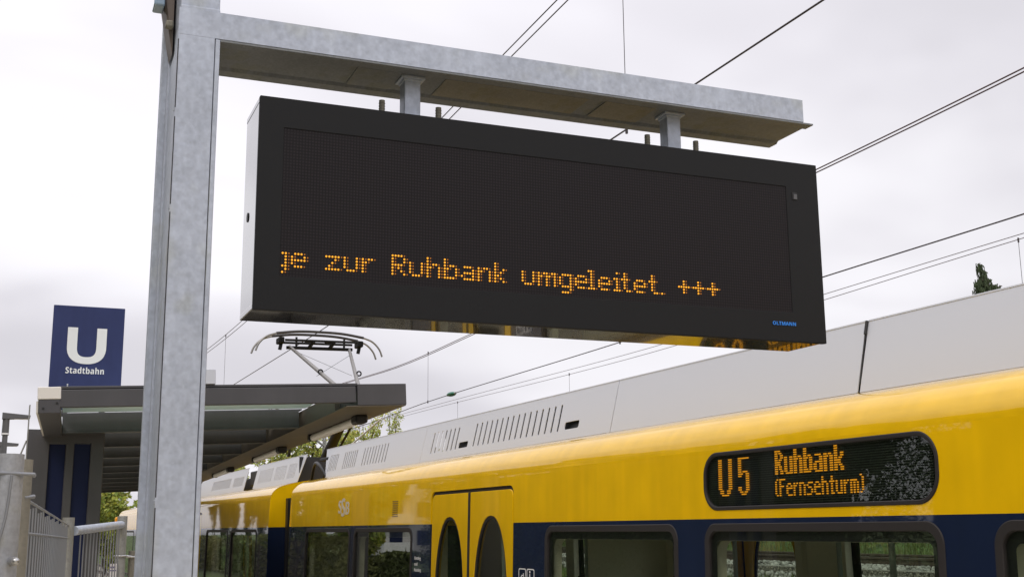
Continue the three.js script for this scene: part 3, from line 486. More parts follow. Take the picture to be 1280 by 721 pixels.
// far car with the raised current collector
{
  const { t, P, pos } = tram('tram_car', 'farther yellow tram car beyond the dark gangway, with the raised pantograph', 16.2, 35.4,
    [[16.95, 18.85], [19.1, 21.05], [24.0, 25.8], [26.1, 28.0], [31.6, 34.2]], [[21.6, 23.36], [29.2, 30.9]], []);
  const panel = (ua, ub, sh, fn) => { const s = new THREE.Shape(); s.moveTo(ua, 0); s.lineTo(ub, 0); s.lineTo(ub, FH); s.lineTo(ua + sh, FH); fn && fn(s); P('roof_fairing', uvm(fair(s)), M.roofGrey); P('fairing_rim', fair(rrect(ua + sh, ub, FH - 0.007, FH, 0), -0.003, 0.012), M.roofGrey); };
  panel(16.5, 19.5, -0.2, s => { slots(s, 19.2, 18.3, 11, 0.03); slots(s, 18.05, 17.42, 8, 0.03); slots(s, 17.2, 16.8, 6, 0.03); });
  panel(20.25, 27.2, 0, s => { slots(s, 23.4, 21.65, 22, 0.045, 2.43, 2.61); slots(s, 21.3, 20.5, 10, 0.045, 2.43, 2.6); });
  panel(27.3, 34.6, 0);
  P('fairing_backing', [[16.8, 19.4], [20.4, 27]].map(([a, b]) => fair(rrect(a, b, 0.03, FH - 0.05, 0), 0.03, 0.01)), M.liningDark);
  P('fairing_end', [span(4.03, 5.7, 2.36, 2.70, -16.53, -16.5)], M.blackPart);
  P('roof_equipment', [span(4.1, 4.6, 2.42, 2.66, -20.2, -19.55, 0.02), span(4.3, 5.5, 2.38, 2.6, -25, -20.3, 0.03)], M.blackPart);
  P('vent_louvre', Array.from({ length: 7 }, (_, i) => span(XT + 0.42, XT + 0.9, 1.93 + i * 0.045, 1.943 + i * 0.045, -16.2, -16.19)), std({ color: lin(0.35, 0.2, 0.01), roughness: 0.6 }));
  P('cab_mirror', [span(3.50, 3.66, 1.93, 2.10, -35.9, -35.75, 0.05), rod([3.6, 2.0, -35.8], [3.7, 2.0, -35.4], 0.015)], M.orangeLamp);
  // pantograph
  const h0 = [4.41, 4.62, -18.95], h1 = [5.41, 4.62, -18.95], kL = [4.965, 3.5, -16.9], kR = [5.05, 3.5, -16.9];
  const pg = P('pantograph', [rod([4.87, 2.62, -18.6], [4.87, 3.5, -16.9], 0.085, 0.065, 12), rod([5.03, 2.75, -18.5], [4.98, 3.4, -16.8], 0.02), rod(kL, kR, 0.04), rod([4.72, 3.55, -16.9], [4.72, 3.45, -16.9], 0.05), span(4.45, 5.3, 2.42, 2.62, -18.95, -18.2, 0.03)], M.pantoDark);
  P('upper_arm', [rod(kL, h0, 0.038, 0.026), rod(kR, h1, 0.038, 0.026)], M.pantoGrey, null, pg);
  P('bracing_wire', [rod([4.5, 4.5, -18.75], [5.16, 4.05, -17.9], 0.004, 0.004, 5), rod([5.37, 4.5, -18.75], [4.6, 4.02, -17.9], 0.004, 0.004, 5)], M.wire, null, pg);
  P('clamp', [[4.565, 4.06], [5.18, 4.06]].map(([x, y]) => { const g = new THREE.TorusGeometry(0.035, 0.012, 6, 12); g.translate(x + 0.1, y + 0.03, -17.92); return g; }), M.pantoDark, null, pg);
  P('head_frame', [rod([4.36, 4.60, -18.95], [5.46, 4.62, -18.95], 0.028), rod([4.3, 4.70, -19.1], [5.5, 4.72, -19.1], 0.02), rod([4.3, 4.70, -18.8], [5.5, 4.72, -18.8], 0.02), ...[4.26, 5.58].map(x => span(x - 0.045, x + 0.045, 4.66, 4.76, -19.1, -18.85, 0.02)), ...[4.25, 5.56].map(x => rod([x, 4.56, -18.95], [x + 0.03, 4.72, -18.95], 0.03)), ...[4.52, 5.32].map(x => rod([x, 4.61, -18.95], [x, 4.78, -18.95], 0.018)), ...[4.72, 5.06].flatMap(x => [rod([x, 4.61, -18.9], [x + 0.05, 4.70, -18.8], 0.03), rod([x + 0.05, 4.70, -18.8], [x - 0.03, 4.74, -19.05], 0.022)])], M.pantoDark, null, pg);
  for (const z of [-19.12, -18.78]) {
    P('contact_strip', [tube([[4.15, 4.80, z], [4.5, 4.845, z], [4.87, 4.855, z], [5.25, 4.845, z], [5.6, 4.80, z]], 0.022, 24, 8)], M.carbon, null, pg);
    for (const s of [-1, 1]) P('horn', tube([[CXT + s * 0.72, 4.80, z], [CXT + s * 0.88, 4.74, z], [CXT + s * 1.0, 4.62, z], [CXT + s * 1.05, 4.5, z]], 0.016, 20, 8), M.pantoGrey, null, pg);
  }
}

// ------------------------------------------------------------------ overhead wires
function wire(name, label, cat, lines, mat, drops = [], group) {
  const o = lines[0].pts[0], t = thing(name, label, cat, o, group), L = p => [p[0] - o[0], p[1] - o[1], p[2] - o[2]];
  for (const l of lines) part(t, l.n || 'cable', l.pts.length > 2 ? tube(l.pts.map(L), l.r, 60, 6) : rod(L(l.pts[0]), L(l.pts[1]), l.r, l.r, 6), l.m || mat);
  for (const [a, b] of drops) { const d = part(t, 'dropper', rod(L(a), L(b), 0.0035, 0.0035, 5), M.cable); part(d, 'clip', merge([rod(L([a[0], a[1] - 0.03, a[2]]), L([a[0], a[1] + 0.03, a[2]]), 0.012, 0.012, 6), rod(L([b[0], b[1] - 0.03, b[2]]), L([b[0], b[1] + 0.03, b[2]]), 0.012, 0.012, 6)]), M.cable); }
  return t;
}
{
  const X1 = 4.87;
  const c1 = z => 4.86 + (-18.95 - z) * -0.0185;                     // contact wire height, our track
  const m1 = z => z > -14 ? 6.60 + (z + 12.9) * 0.05 : lerp(6.55, 6.08, clamp((-14 - z) / 12)) ;
  wire('contact_wire', 'single dark contact wire touching the pantograph and passing above the LED board', 'overhead wire', [{ n: 'conductor', pts: [[X1, c1(6), 6], [X1, c1(-18.95) + 0.015, -18.95]], r: 0.008 }, { n: 'conductor', pts: [[X1, c1(-18.95) + 0.015, -18.95], [X1, 4.55, -60]], r: 0.008 }], M.cable);
  wire('messenger_wire', 'pair of close dark cables high above the tram, passing behind the steel arm', 'overhead wire',
    [-0.05, 0.05].map(d => ({ pts: [[X1 + d, 7.15, 0], [X1 + d, 6.77, -9.74], [X1 + d, 6.62, -12.9], [X1 + d, 6.2, -21], [X1 + d, 6.06, -26.5], [X1 + d, 6.1, -34], [X1 + d, 6.4, -60]], r: 0.0065 })), M.cable,
    [[[X1, 6.8, -8.55], [X1, c1(-8.55), -8.55]], [[X1, 6.07, -27.3], [X1, c1(-27.3), -27.3]]]);
  const X2 = 8.5;
  wire('messenger_wire', 'pair of brownish cables crossing the sky right of the LED board', 'overhead wire',
    [-0.035, 0.035].map(d => ({ pts: [[X2 + d, 6.15, 0], [X2 + d, 5.79, -7.54], [X2 + d, 5.68, -10.6], [X2 + d, 5.39, -21.4], [X2 + d, 5.33, -25.5], [X2 + d, 5.5, -32], [X2 + d, 5.8, -60]], r: 0.0075, m: M.cableBrown })), M.cableLight,
    [[[X2, 5.37, -23.7], [X2, 4.33, -23.7]]]);
  wire('contact_wire', 'single dark wire with the green insulator, lowest of the thick wires', 'overhead wire', [{ n: 'conductor', pts: [[X2, 4.56, 0], [X2, 4.46, -7.7], [X2, 4.44, -10.5], [X2, 4.38, -15.7], [X2, 4.33, -23.7], [X2, 4.22, -28], [X2, 4.1, -60]], r: 0.0075 }], M.cable, [[[X2, 4.45, -15.3], [X2, 4.385, -15.3]]]);
  const X3 = 12.0;
  wire('contact_wire', 'upper of the two thin grey wires low in the right sky, farthest back', 'overhead wire', [{ n: 'conductor', pts: [[X3, 5.45, -2], [X3, 5.35, -10.9], [X3, 5.29, -14.8], [X3, 5.2, -20.2], [X3, 5.25, -31.4], [X3, 5.3, -60]], r: 0.0055 }], M.cableLight);
  wire('contact_wire', 'lower of the two thin grey wires low in the right sky, with short droppers', 'overhead wire', [{ n: 'conductor', pts: [[X3, 5.4, -2], [X3, 5.29, -10.91], [X3, 5.2, -14.84], [X3, 5.1, -20], [X3, 5.1, -24], [X3, 5.17, -33.1], [X3, 5.2, -60]], r: 0.0055 }], M.cableLight,
    [[[X3, 5.28, -11.0], [X3, 4.62, -11.0]], [[X3, 5.1, -24], [X3, 4.3, -24]], [[X3, 5.15, -31], [X3, 4.4, -31]]]);
  // green insulator clamped on the second contact wire
  const t = thing('wire_insulator', 'small green insulator clamped on the thin wire beside the canopy corner', 'insulator', [X2, 4.345, -22.3]);
  part(t, 'body', [new THREE.SphereGeometry(0.075, 16, 10).scale(1.0, 0.6, 2.6), new THREE.SphereGeometry(0.06, 12, 8).scale(1.3, 0.35, 1.3)], M.insulator);
  part(t, 'end_cap', [rod([0, 0, -0.24], [0, 0, -0.14], 0.02), rod([0, 0, 0.14], [0, 0, 0.24], 0.02)], M.zincOld);
  // registration arm on a far lattice mast
  const m = thing('catenary_mast', 'grey lattice mast with a light registration arm, partly hidden behind the tram roof', 'mast', [10.2, TRK, -38]);
  part(m, 'mast', [...[-0.16, 0.16].flatMap(x => [-0.16, 0.16].map(z => rod([x, 0, z], [x * 0.7, 7.3, z * 0.7], 0.03, 0.03, 6))), ...Array.from({ length: 12 }, (_, i) => rod([i % 2 ? -0.15 : 0.15, i * 0.58, 0.15], [i % 2 ? 0.14 : -0.14, i * 0.58 + 0.58, 0.14], 0.014, 0.014, 5))], M.zincOld);
  part(m, 'cantilever', [rod([0, 6.6, 0], [-1.9, 6.5, 0.4], 0.035), rod([0, 5.2, 0], [-1.9, 6.5, 0.4], 0.035), rod([0.3, 6.4, 0], [1.5, 6.3, 0], 0.03)], M.zincOld);
  part(m, 'registration_arm', rod([-0.2, 4.55, 0.2], [-1.75, 5.18, 11.2], 0.028, 0.022, 8), M.tubeWhite);
}

// ------------------------------------------------------------------ shelter
const RP = V(2.514, 2.5, -7.424), RT = rad(3.7), RTAU = rad(2.5);
{
  const t = thing('platform_shelter', 'dark grey flat roofed platform shelter with tubular lamps, left of the tram', 'shelter', [RP.x, RP.y, RP.z]);
  t.rotation.set(0, -RT, RTAU); t.updateMatrixWorld(true);
  const LEN = 19.5, WL = -2.135;
  // near fascia with its capping, end block of the lamp girder
  part(t, 'fascia', uvm(merge([span(WL, -0.335, 0.02, 0.125, -0.06, -0.002, 0.004)])), M.canopy);
  part(t, 'capping', uvm(merge([span(WL - 0.015, -0.32, 0.131, 0.147, -0.14, -0.016, 0.003), span(WL, -0.33, 0.1, 0.133, -0.10, -0.03)])), M.canopy);
  part(t, 'girder_end', uvm(merge([span(-0.325, 0, 0.0005, 0.139, -0.55, 0.004, 0.004)])), M.canopy);
  part(t, 'lamp_girder', uvm(merge([span(-0.36, 0, 0.002, 0.135, -LEN, -0.551)])), M.canopyUnder);
  part(t, 'girder_soffit', uvm(span(-0.40, -0.004, -0.006, 0.0, -LEN, 0.0)), M.canopyUnder);
  for (let k = 0; k < 10; k++) {
    const z = -1.72 - k * 1.68;
    part(t, 'roof_beam', uvm(merge([span(WL + 0.008, -0.4, 0.006, 0.14, z - 0.09, z, 0.003)])), M.canopyBeam);
    part(t, 'beam_flange', uvm(span(WL + 0.008, -0.4, -0.004, 0.006, z - 0.11, z + 0.006)), M.canopyBeam);
    part(t, 'roof_pane', uvm(span(WL + 0.01, -0.36, 0.141, 0.150, z + 0.05 - (k === 9 ? 1.2 : 0), z + 1.6 + (k === 0 ? 0.06 : 0.0))), k === 0 ? M.canopyGlass : M.canopyBeam);
  }
  part(t, 'side_gutter', uvm(merge([span(-2.25, -2.1275, -0.016, 0.066, -LEN, -0.0, 0.006)])), M.canopy);
  const cap = part(t, 'gutter_cap', uvm(span(-2.255, -2.124, 0.068, 0.142, -0.30, 0.004, 0.006)), M.tubeWhite);
  for (const [x, y] of [[-2.146, 0.045], [-2.222, 0.014]]) part(cap, 'screw', rod([x, y, 0.004], [x, y, -0.004], 0.007, 0.007, 8), M.black);
  part(t, 'gutter_side', uvm(span(-2.262, -2.251, -0.01, 0.06, -2.2, -0.02)), M.tubeWhite);
  for (const z0 of [-0.62, -3.98, -7.95, -11.9]) {
    const l = part(t, 'lamp', rod([-0.155, -0.036, z0 - 0.16], [-0.155, -0.036, z0 - 1.80], 0.03, 0.03, 14), M.lampTube);
    part(l, 'lamp_holder', merge([span(-0.20, -0.11, -0.066, -0.002, z0 - 0.17, z0, 0.02), span(-0.195, -0.115, -0.064, -0.002, z0 - 1.88, z0 - 1.79, 0.018)]), M.black);
  }
  part(t, 'roof_box', uvm(span(-1.40, -1.222, 0.15, 0.243, -0.3, -0.002, 0.004)), M.roofGrey);
  // end wall with two blue glass strips, upright in the world
  const inv = t.matrixWorld.clone().invert(), UP = g => uvm(g).applyMatrix4(inv);
  const zW = -9.42, xs = (px) => px;
  const ws = rrect(0.285, 0.815, 0, 2.44, 0); ws.holes.push(rrect(0.432, 0.545, 0.02, 2.335, 0.004, THREE.Path), rrect(0.605, 0.72, 0.02, 2.345, 0.004, THREE.Path));
  const wg = ext(ws, 0.14, 0.004); wg.translate(0, 0, zW - 0.14);
  part(t, 'end_wall', UP(wg), M.canopy);
  for (const [a, b] of [[0.430, 0.547], [0.603, 0.722]]) part(t, 'glass_strip', UP(span(a, b, 0.02, 2.34, zW - 0.1, zW - 0.03)), M.slotBlue);
  part(t, 'wall_edge', UP(merge([span(0.277, 0.284, 0, 2.62, zW - 0.12, zW - 0.02), rod([0.275, 2.36, zW - 0.06], [0.20, 2.14, zW - 0.05], 0.006, 0.006, 6)])), M.zincOld);
  for (const z of [-15.6, -21.8]) part(t, 'column', UP(merge([span(0.5, 0.78, -0.0, 2.5, z - 0.1, z + 0.1, 0.006)])), M.canopy);
}
// station sign on the shelter roof
{
  const z = -9.3, xl = 0.392, top = 3.352;
  const t = thing('station_sign', 'dark blue square sign with a large white U above the shelter roof', 'sign', [xl, 2.56, z]);
  t.rotation.y = rad(-1.5);
  const H = top - 2.56;
  part(t, 'panel', uvm(span(0, 0.505, 0.02, H, -0.06, 0, 0.004)), M.signBlue);
  part(t, 'foot', uvm(merge([span(0.1, 0.14, -0.03, 0.03, -0.05, -0.01), span(0.36, 0.40, -0.03, 0.03, -0.05, -0.01)])), M.canopy);
  const s = new THREE.Shape(), x0 = 0.108, x1 = 0.384, y1 = H - 0.163, y0 = H - 0.434, w = 0.07, r = 0.125;
  s.moveTo(x0, y1); s.lineTo(x0, y0 + r); s.bezierCurveTo(x0, y0 + 0.035, x0 + 0.06, y0, (x0 + x1) / 2, y0); s.bezierCurveTo(x1 - 0.06, y0, x1, y0 + 0.035, x1, y0 + r); s.lineTo(x1, y1); s.lineTo(x1 - w, y1); s.lineTo(x1 - w, y0 + r);
  s.bezierCurveTo(x1 - w, y0 + 0.07, x1 - w - 0.02, y0 + 0.052, (x0 + x1) / 2, y0 + 0.052); s.bezierCurveTo(x0 + w + 0.02, y0 + 0.052, x0 + w, y0 + 0.07, x0 + w, y0 + r); s.lineTo(x0 + w, y1);
  const ug = ext(s, 0.003, 0, 12); ug.translate(0, 0, 0.0005); part(t, 'letter', ug, M.white);
  const tg = text('Stadtbahn', 0.046, 0.0025); tg.scale(0.272 / tg.boundingBox.max.x, 1, 1); tg.translate(0.106, H - 0.506, 0.0005); part(t, 'lettering', tg, M.white);
  const ac = text('i', 0.046, 0.0025); ac.translate(0.12, H - 0.634, 0.0005); part(t, 'lettering', ac, M.white);
}

// ------------------------------------------------------------------ site fence at the lower left
{
  const grp = 'site fence panels along the platform';
  const post = (t, x, z, top, r, m = M.zincOld) => part(t, 'post', uvm(merge([rod([x, -1.7 - 0 + 1.7, z], [x, top, z], r, r, 20)]), 1), m);
  // nearest panel: only its end post, top rail and clamp reach the picture
  const a = thing('fence_panel', 'nearest site fence panel, thick galvanised end post at the left picture edge', 'fence', [0.029, 0, -1.75], grp);
  part(a, 'post', uvm(rod([0, 0, 0], [0, 1.803, 0], 0.021, 0.021, 24)), std({ color: lin(0.78, 0.78, 0.78), map: rep(zincMap, 4), roughness: 0.5, metalness: 0.4 }));
  part(a, 'top_rail', uvm(rod([0.012, 1.752, -0.05], [-0.9, 1.74, 0.25], 0.017, 0.017, 20)), M.zinc);
  part(a, 'clamp', [rod([-0.04, 1.778, 0.028], [0.034, 1.776, 0.012], 0.0025, 0.0025, 8), rod([0.034, 1.776, 0.012], [0.036, 1.776, -0.04], 0.0025, 0.0025, 8)], M.wire);
  part(a, 'bent_wire', tube([[0.006, 1.774, 0.03], [0.002, 1.72, 0.03], [-0.006, 1.68, 0.03], [-0.02, 1.6, 0.03], [-0.026, 1.45, 0.03]], 0.0022, 24, 6), M.wire);
  part(a, 'bolt', [rod([0.012, 1.663, 0.014], [0.018, 1.663, 0.03], 0.006, 0.006, 6), new THREE.SphereGeometry(0.005, 8, 6).translate(0.018, 1.663, 0.03)], M.steel);
  for (let i = 0; i < 8; i++) { const x = -0.05 - i * 0.06; part(a, 'wire', rod([x, 0.1, -0.02 - x * 0.28], [x, 1.75, -0.02 - x * 0.28], 0.002, 0.002, 6), M.wire); }
  // long panel seen almost edge-on
  const A = [0.052, -1.93], B = [0.279, -4.40];
  const b = thing('fence_panel', 'long wire mesh site fence panel running away, seen almost edge on', 'fence', [A[0], 0, A[1]], grp);
  const dx = B[0] - A[0], dz = B[1] - A[1];
  part(b, 'post', uvm(rod([0, 0, 0], [0, 1.806, 0], 0.0155, 0.0155, 20)), M.zincRust);
  part(b, 'post', uvm(rod([dx, 0, dz], [dx, 1.748, dz], 0.0195, 0.0195, 20)), M.zincOld);
  const n = 27, wg = rod([0, 0.1, 0], [0, 1.742, 0], 0.002, 0.002, 6);
  for (let i = 1; i < n; i++) { const m = part(b, 'wire', wg, M.wire); m.position.set(dx * i / n, -0.03 * (i / n) + (i % 3) * 0.004, dz * i / n); }
  for (let k = 0; k < 9; k++) part(b, 'wire', rod([0, 1.70 - k * 0.2, 0.003], [dx, 1.68 - k * 0.2, dz + 0.003], 0.0022, 0.0022, 6), M.wire);
  part(b, 'wire', rod([0.003, 1.752, -0.01], [dx, 1.722, dz], 0.0026, 0.0026, 6), M.wire);
  part(b, 'clamp', [rod([0.006, 1.75, 0.012], [0.02, 1.752, 0.0], 0.003, 0.003, 8)], M.wire);
  // short panel with a tubular top rail
  const C = [0.548, -5.3];
  const c = thing('fence_panel', 'short site fence panel with round top rail and upright bars before the shelter wall', 'fence', [B[0] + 0.03, 0, B[1]], grp);
  const ex = C[0] - B[0] - 0.03, ez = C[1] - B[1];
  part(c, 'top_rail', uvm(rod([-0.01, 1.703, 0], [ex, 1.728, ez], 0.0155, 0.0155, 18)), M.zinc);
  part(c, 'post', uvm(rod([ex, 0, ez], [ex, 1.763, ez], 0.0205, 0.0205, 20)), M.zincOld);
  for (let i = 1; i < 15; i++) { const q = i / 15; part(c, 'bar', rod([ex * q, 0.1, ez * q], [ex * q, 1.70 + 0.02 * q, ez * q], 0.0028, 0.0028, 6), M.wire); }
  for (let k = 1; k < 5; k++) part(c, 'bar', rod([0, 1.70 - k * 0.36, 0.004], [ex, 1.72 - k * 0.36, ez + 0.004], 0.0028, 0.0028, 6), M.wire);
  const lp = part(c, 'label_plate', span(ex - 0.045, ex - 0.012, 1.50, 1.57, ez + 0.024, ez + 0.027), M.paper);
  part(lp, 'print', [span(ex - 0.040, ex - 0.02, 1.552, 1.559, ez + 0.0265, ez + 0.0277), span(ex - 0.040, ex - 0.017, 1.54, 1.545, ez + 0.0265, ez + 0.0277), span(ex - 0.044, ex - 0.013, 1.501, 1.516, ez + 0.0265, ez + 0.0277)], std({ color: lin(0.16, 0.13, 0.26), roughness: 0.7 }));
  const d = thing('fence_panel', 'last site fence panel, only its thin stained end post beside the gantry post', 'fence', [C[0] + 0.047, 0, C[1] - 0.02], grp);
  part(d, 'post', uvm(rod([0, 0, 0], [0, 1.62, 0], 0.013, 0.013, 16)), M.zincRust);
  part(d, 'clamp', [new THREE.TorusGeometry(0.024, 0.004, 6, 20).rotateX(Math.PI / 2).translate(-0.047, 1.60, 0.02), new THREE.TorusGeometry(0.017, 0.004, 6, 20).rotateX(Math.PI / 2).translate(0, 1.595, 0), rod([-0.03, 1.60, 0.03], [0.0, 1.595, 0.025], 0.005, 0.005, 6)], M.steel);
}

// ------------------------------------------------------------------ street lamps, spire
{
  const lamp = thing('street_lamp', 'nearer and taller of the two grey street lamps left of the shelter', 'street lamp', [0.40, TRK, -30], 'street lamps left of the shelter');
  part(lamp, 'pole', merge([rod([0, 0, 0], [0, 5.2, 0], 0.075, 0.06, 14), rod([0, 4.85, 0], [0, 5.33, 0], 0.08, 0.075, 14)]), M.lampGrey);
  part(lamp, 'collar', rod([0, 4.86, 0], [0, 4.9, 0], 0.084, 0.084, 14), M.white);
  const hs = new THREE.Shape(); [[-0.09, 0.02], [-0.09, 0.17], [0.52, 0.12], [0.51, 0.05], [0.1, 0.02]].forEach((p, i) => i ? hs.lineTo(...p) : hs.moveTo(...p));
  const hg = ext(hs, 0.2, 0.01); hg.translate(0, 5.2, -0.1);
  const hd = part(lamp, 'lamp_head', hg, M.lampGrey); part(hd, 'diffuser', span(0.12, 0.48, 5.225, 5.245, -0.06, 0.06), M.paper);
  const l2 = lamp.clone(); l2.name = numbered('street_lamp'); l2.position.set(0.47, TRK + 0.15, -42); scene.add(l2);
  l2.userData = { ...lamp.userData, label: 'farther street lamp, half hidden behind the pole of the taller one' };
  const l3 = lamp.clone(); l3.name = numbered('street_lamp'); l3.position.set(7.15, TRK - 0.6, -62); scene.add(l3);
  l3.userData = { label: 'tiny street lamp seen in the gap between shelter wall and gantry post', category: 'street lamp', group: 'street lamps left of the shelter' };
  const sp = thing('church_spire', 'narrow reddish brown pointed spire far away between street lamps and shelter', 'spire', [2.35, TRK, -110]);
  part(sp, 'roof', new THREE.ConeGeometry(0.42, 3.2, 8).translate(0, 7.3 + TRK + 1.3, 0), std({ color: lin(0.16, 0.09, 0.07), roughness: 0.8 }));
  part(sp, 'tower', span(-0.36, 0.36, 0, 6.1, -0.36, 0.36), std({ color: lin(0.45, 0.42, 0.38), roughness: 0.9 }));
}

// ------------------------------------------------------------------ trees
const barkMap = tex(128, (u, v) => { const k = 0.5 + (tfbm(u, v, 14, 3, 201, 3) - 0.5) * 0.7; return [k, k * 0.92, k * 0.82]; });
M.bark = std({ color: lin(0.35, 0.32, 0.28), map: barkMap, roughness: 1 });
const leafMat = (r, g, b) => phys({ color: lin(r, g, b), roughness: 0.9, transmission: 0.35, thickness: 0, side: THREE.DoubleSide, vertexColors: true });
function broadleaf(name, label, pos, { h, w, seed, leaf, n, mat, trunkR = 0.16, bare = 0.3, base = 0.28 }) {
  const t = thing(name, label, 'tree', pos), R = rng(seed), wood = [], tips = [];
  const grow = (p, d, len, r, lvl) => {
    let q = p.clone(), dir = d.clone(); const seg = lvl ? 2 : 3;
    for (let s = 0; s < seg; s++) { const nx = q.clone().addScaledVector(dir, len / seg); wood.push(rod(q.toArray(), nx.toArray(), r * (1 - s * 0.18), r * (1 - (s + 1) * 0.18), lvl < 2 ? 7 : 4)); if (lvl >= 2) tips.push(nx.clone()); q = nx; dir.add(V(R() - 0.5, (R() - 0.35) * 0.5, R() - 0.5).multiplyScalar(0.35)).normalize(); if (lvl < 4 && s < seg - 1) { const a = R() * 6.28; grow(q, dir.clone().multiplyScalar(0.55).add(V(Math.cos(a) * 0.75, 0.25 + R() * 0.3, Math.sin(a) * 0.75)).normalize(), len * (0.5 + R() * 0.2), r * 0.45, lvl + 1); } }
    if (lvl < 4) { const k = lvl ? 2 : 5; for (let i = 0; i < k; i++) { const a = R() * 6.28 + i * 6.28 / k, o = lvl ? 0.55 : 0.7; grow(q, dir.clone().add(V(Math.cos(a) * o, 0.12 + R() * 0.3, Math.sin(a) * o)).normalize(), len * (0.62 + R() * 0.2), r * 0.52, lvl + 1); } } else tips.push(q);
  };
  grow(V(0, 0, 0), V(0, 1, 0), h * 0.36, trunkR, 0);
  let mx = 0, my = 0; for (const p of tips) { mx = Math.max(mx, Math.hypot(p.x, p.z)); my = Math.max(my, p.y); }
  const sx = w / 2 / mx, sy = h / my; const wg = merge(wood); wg.scale(sx, sy, sx); wg.computeVertexNormals(); part(t, 'trunk', wg, M.bark);
  const ps = [], cs = [], nn = [];
  for (let i = 0; i < n; i++) {
    const b = tips[Math.floor(R() * tips.length)], cl = n3(b.x * 1.3, b.y * 1.3, b.z * 1.3, seed); if (cl < bare * R()) continue;
    const sp = leaf * 3.2, c = V(b.x * sx + (R() - 0.5) * sp, b.y * sy + (R() - 0.5) * sp, b.z * sx + (R() - 0.5) * sp);
    if (c.y < h * base) continue;
    const a = V(R() - 0.5, R() - 0.5, R() - 0.5).normalize(), e = V(R() - 0.5, R() - 0.5, R() - 0.5).cross(a).normalize(), s = leaf * (0.5 + R() * 0.8), f = a.clone().cross(e);
    const q = [c.clone().addScaledVector(a, s), c.clone().addScaledVector(e, s * 0.55).addScaledVector(f, s * 0.12), c.clone().addScaledVector(a, -s), c.clone().addScaledVector(e, -s * 0.55).addScaledVector(f, s * 0.12)];
    const k = 0.6 + R() * 0.75, y = R(); const col = [k * (0.85 + y * 0.4), k, k * (0.9 - y * 0.2)];
    for (const id of [0, 1, 2, 0, 2, 3]) { ps.push(q[id].x, q[id].y, q[id].z); cs.push(...col); }
  }
  const g = new THREE.BufferGeometry(); g.setAttribute('position', new THREE.Float32BufferAttribute(ps, 3)); g.setAttribute('color', new THREE.Float32BufferAttribute(cs, 3)); g.computeVertexNormals();
  const m = shadow(new THREE.Mesh(g, mat)); m.name = 'crown'; t.add(m);
  return t;
}
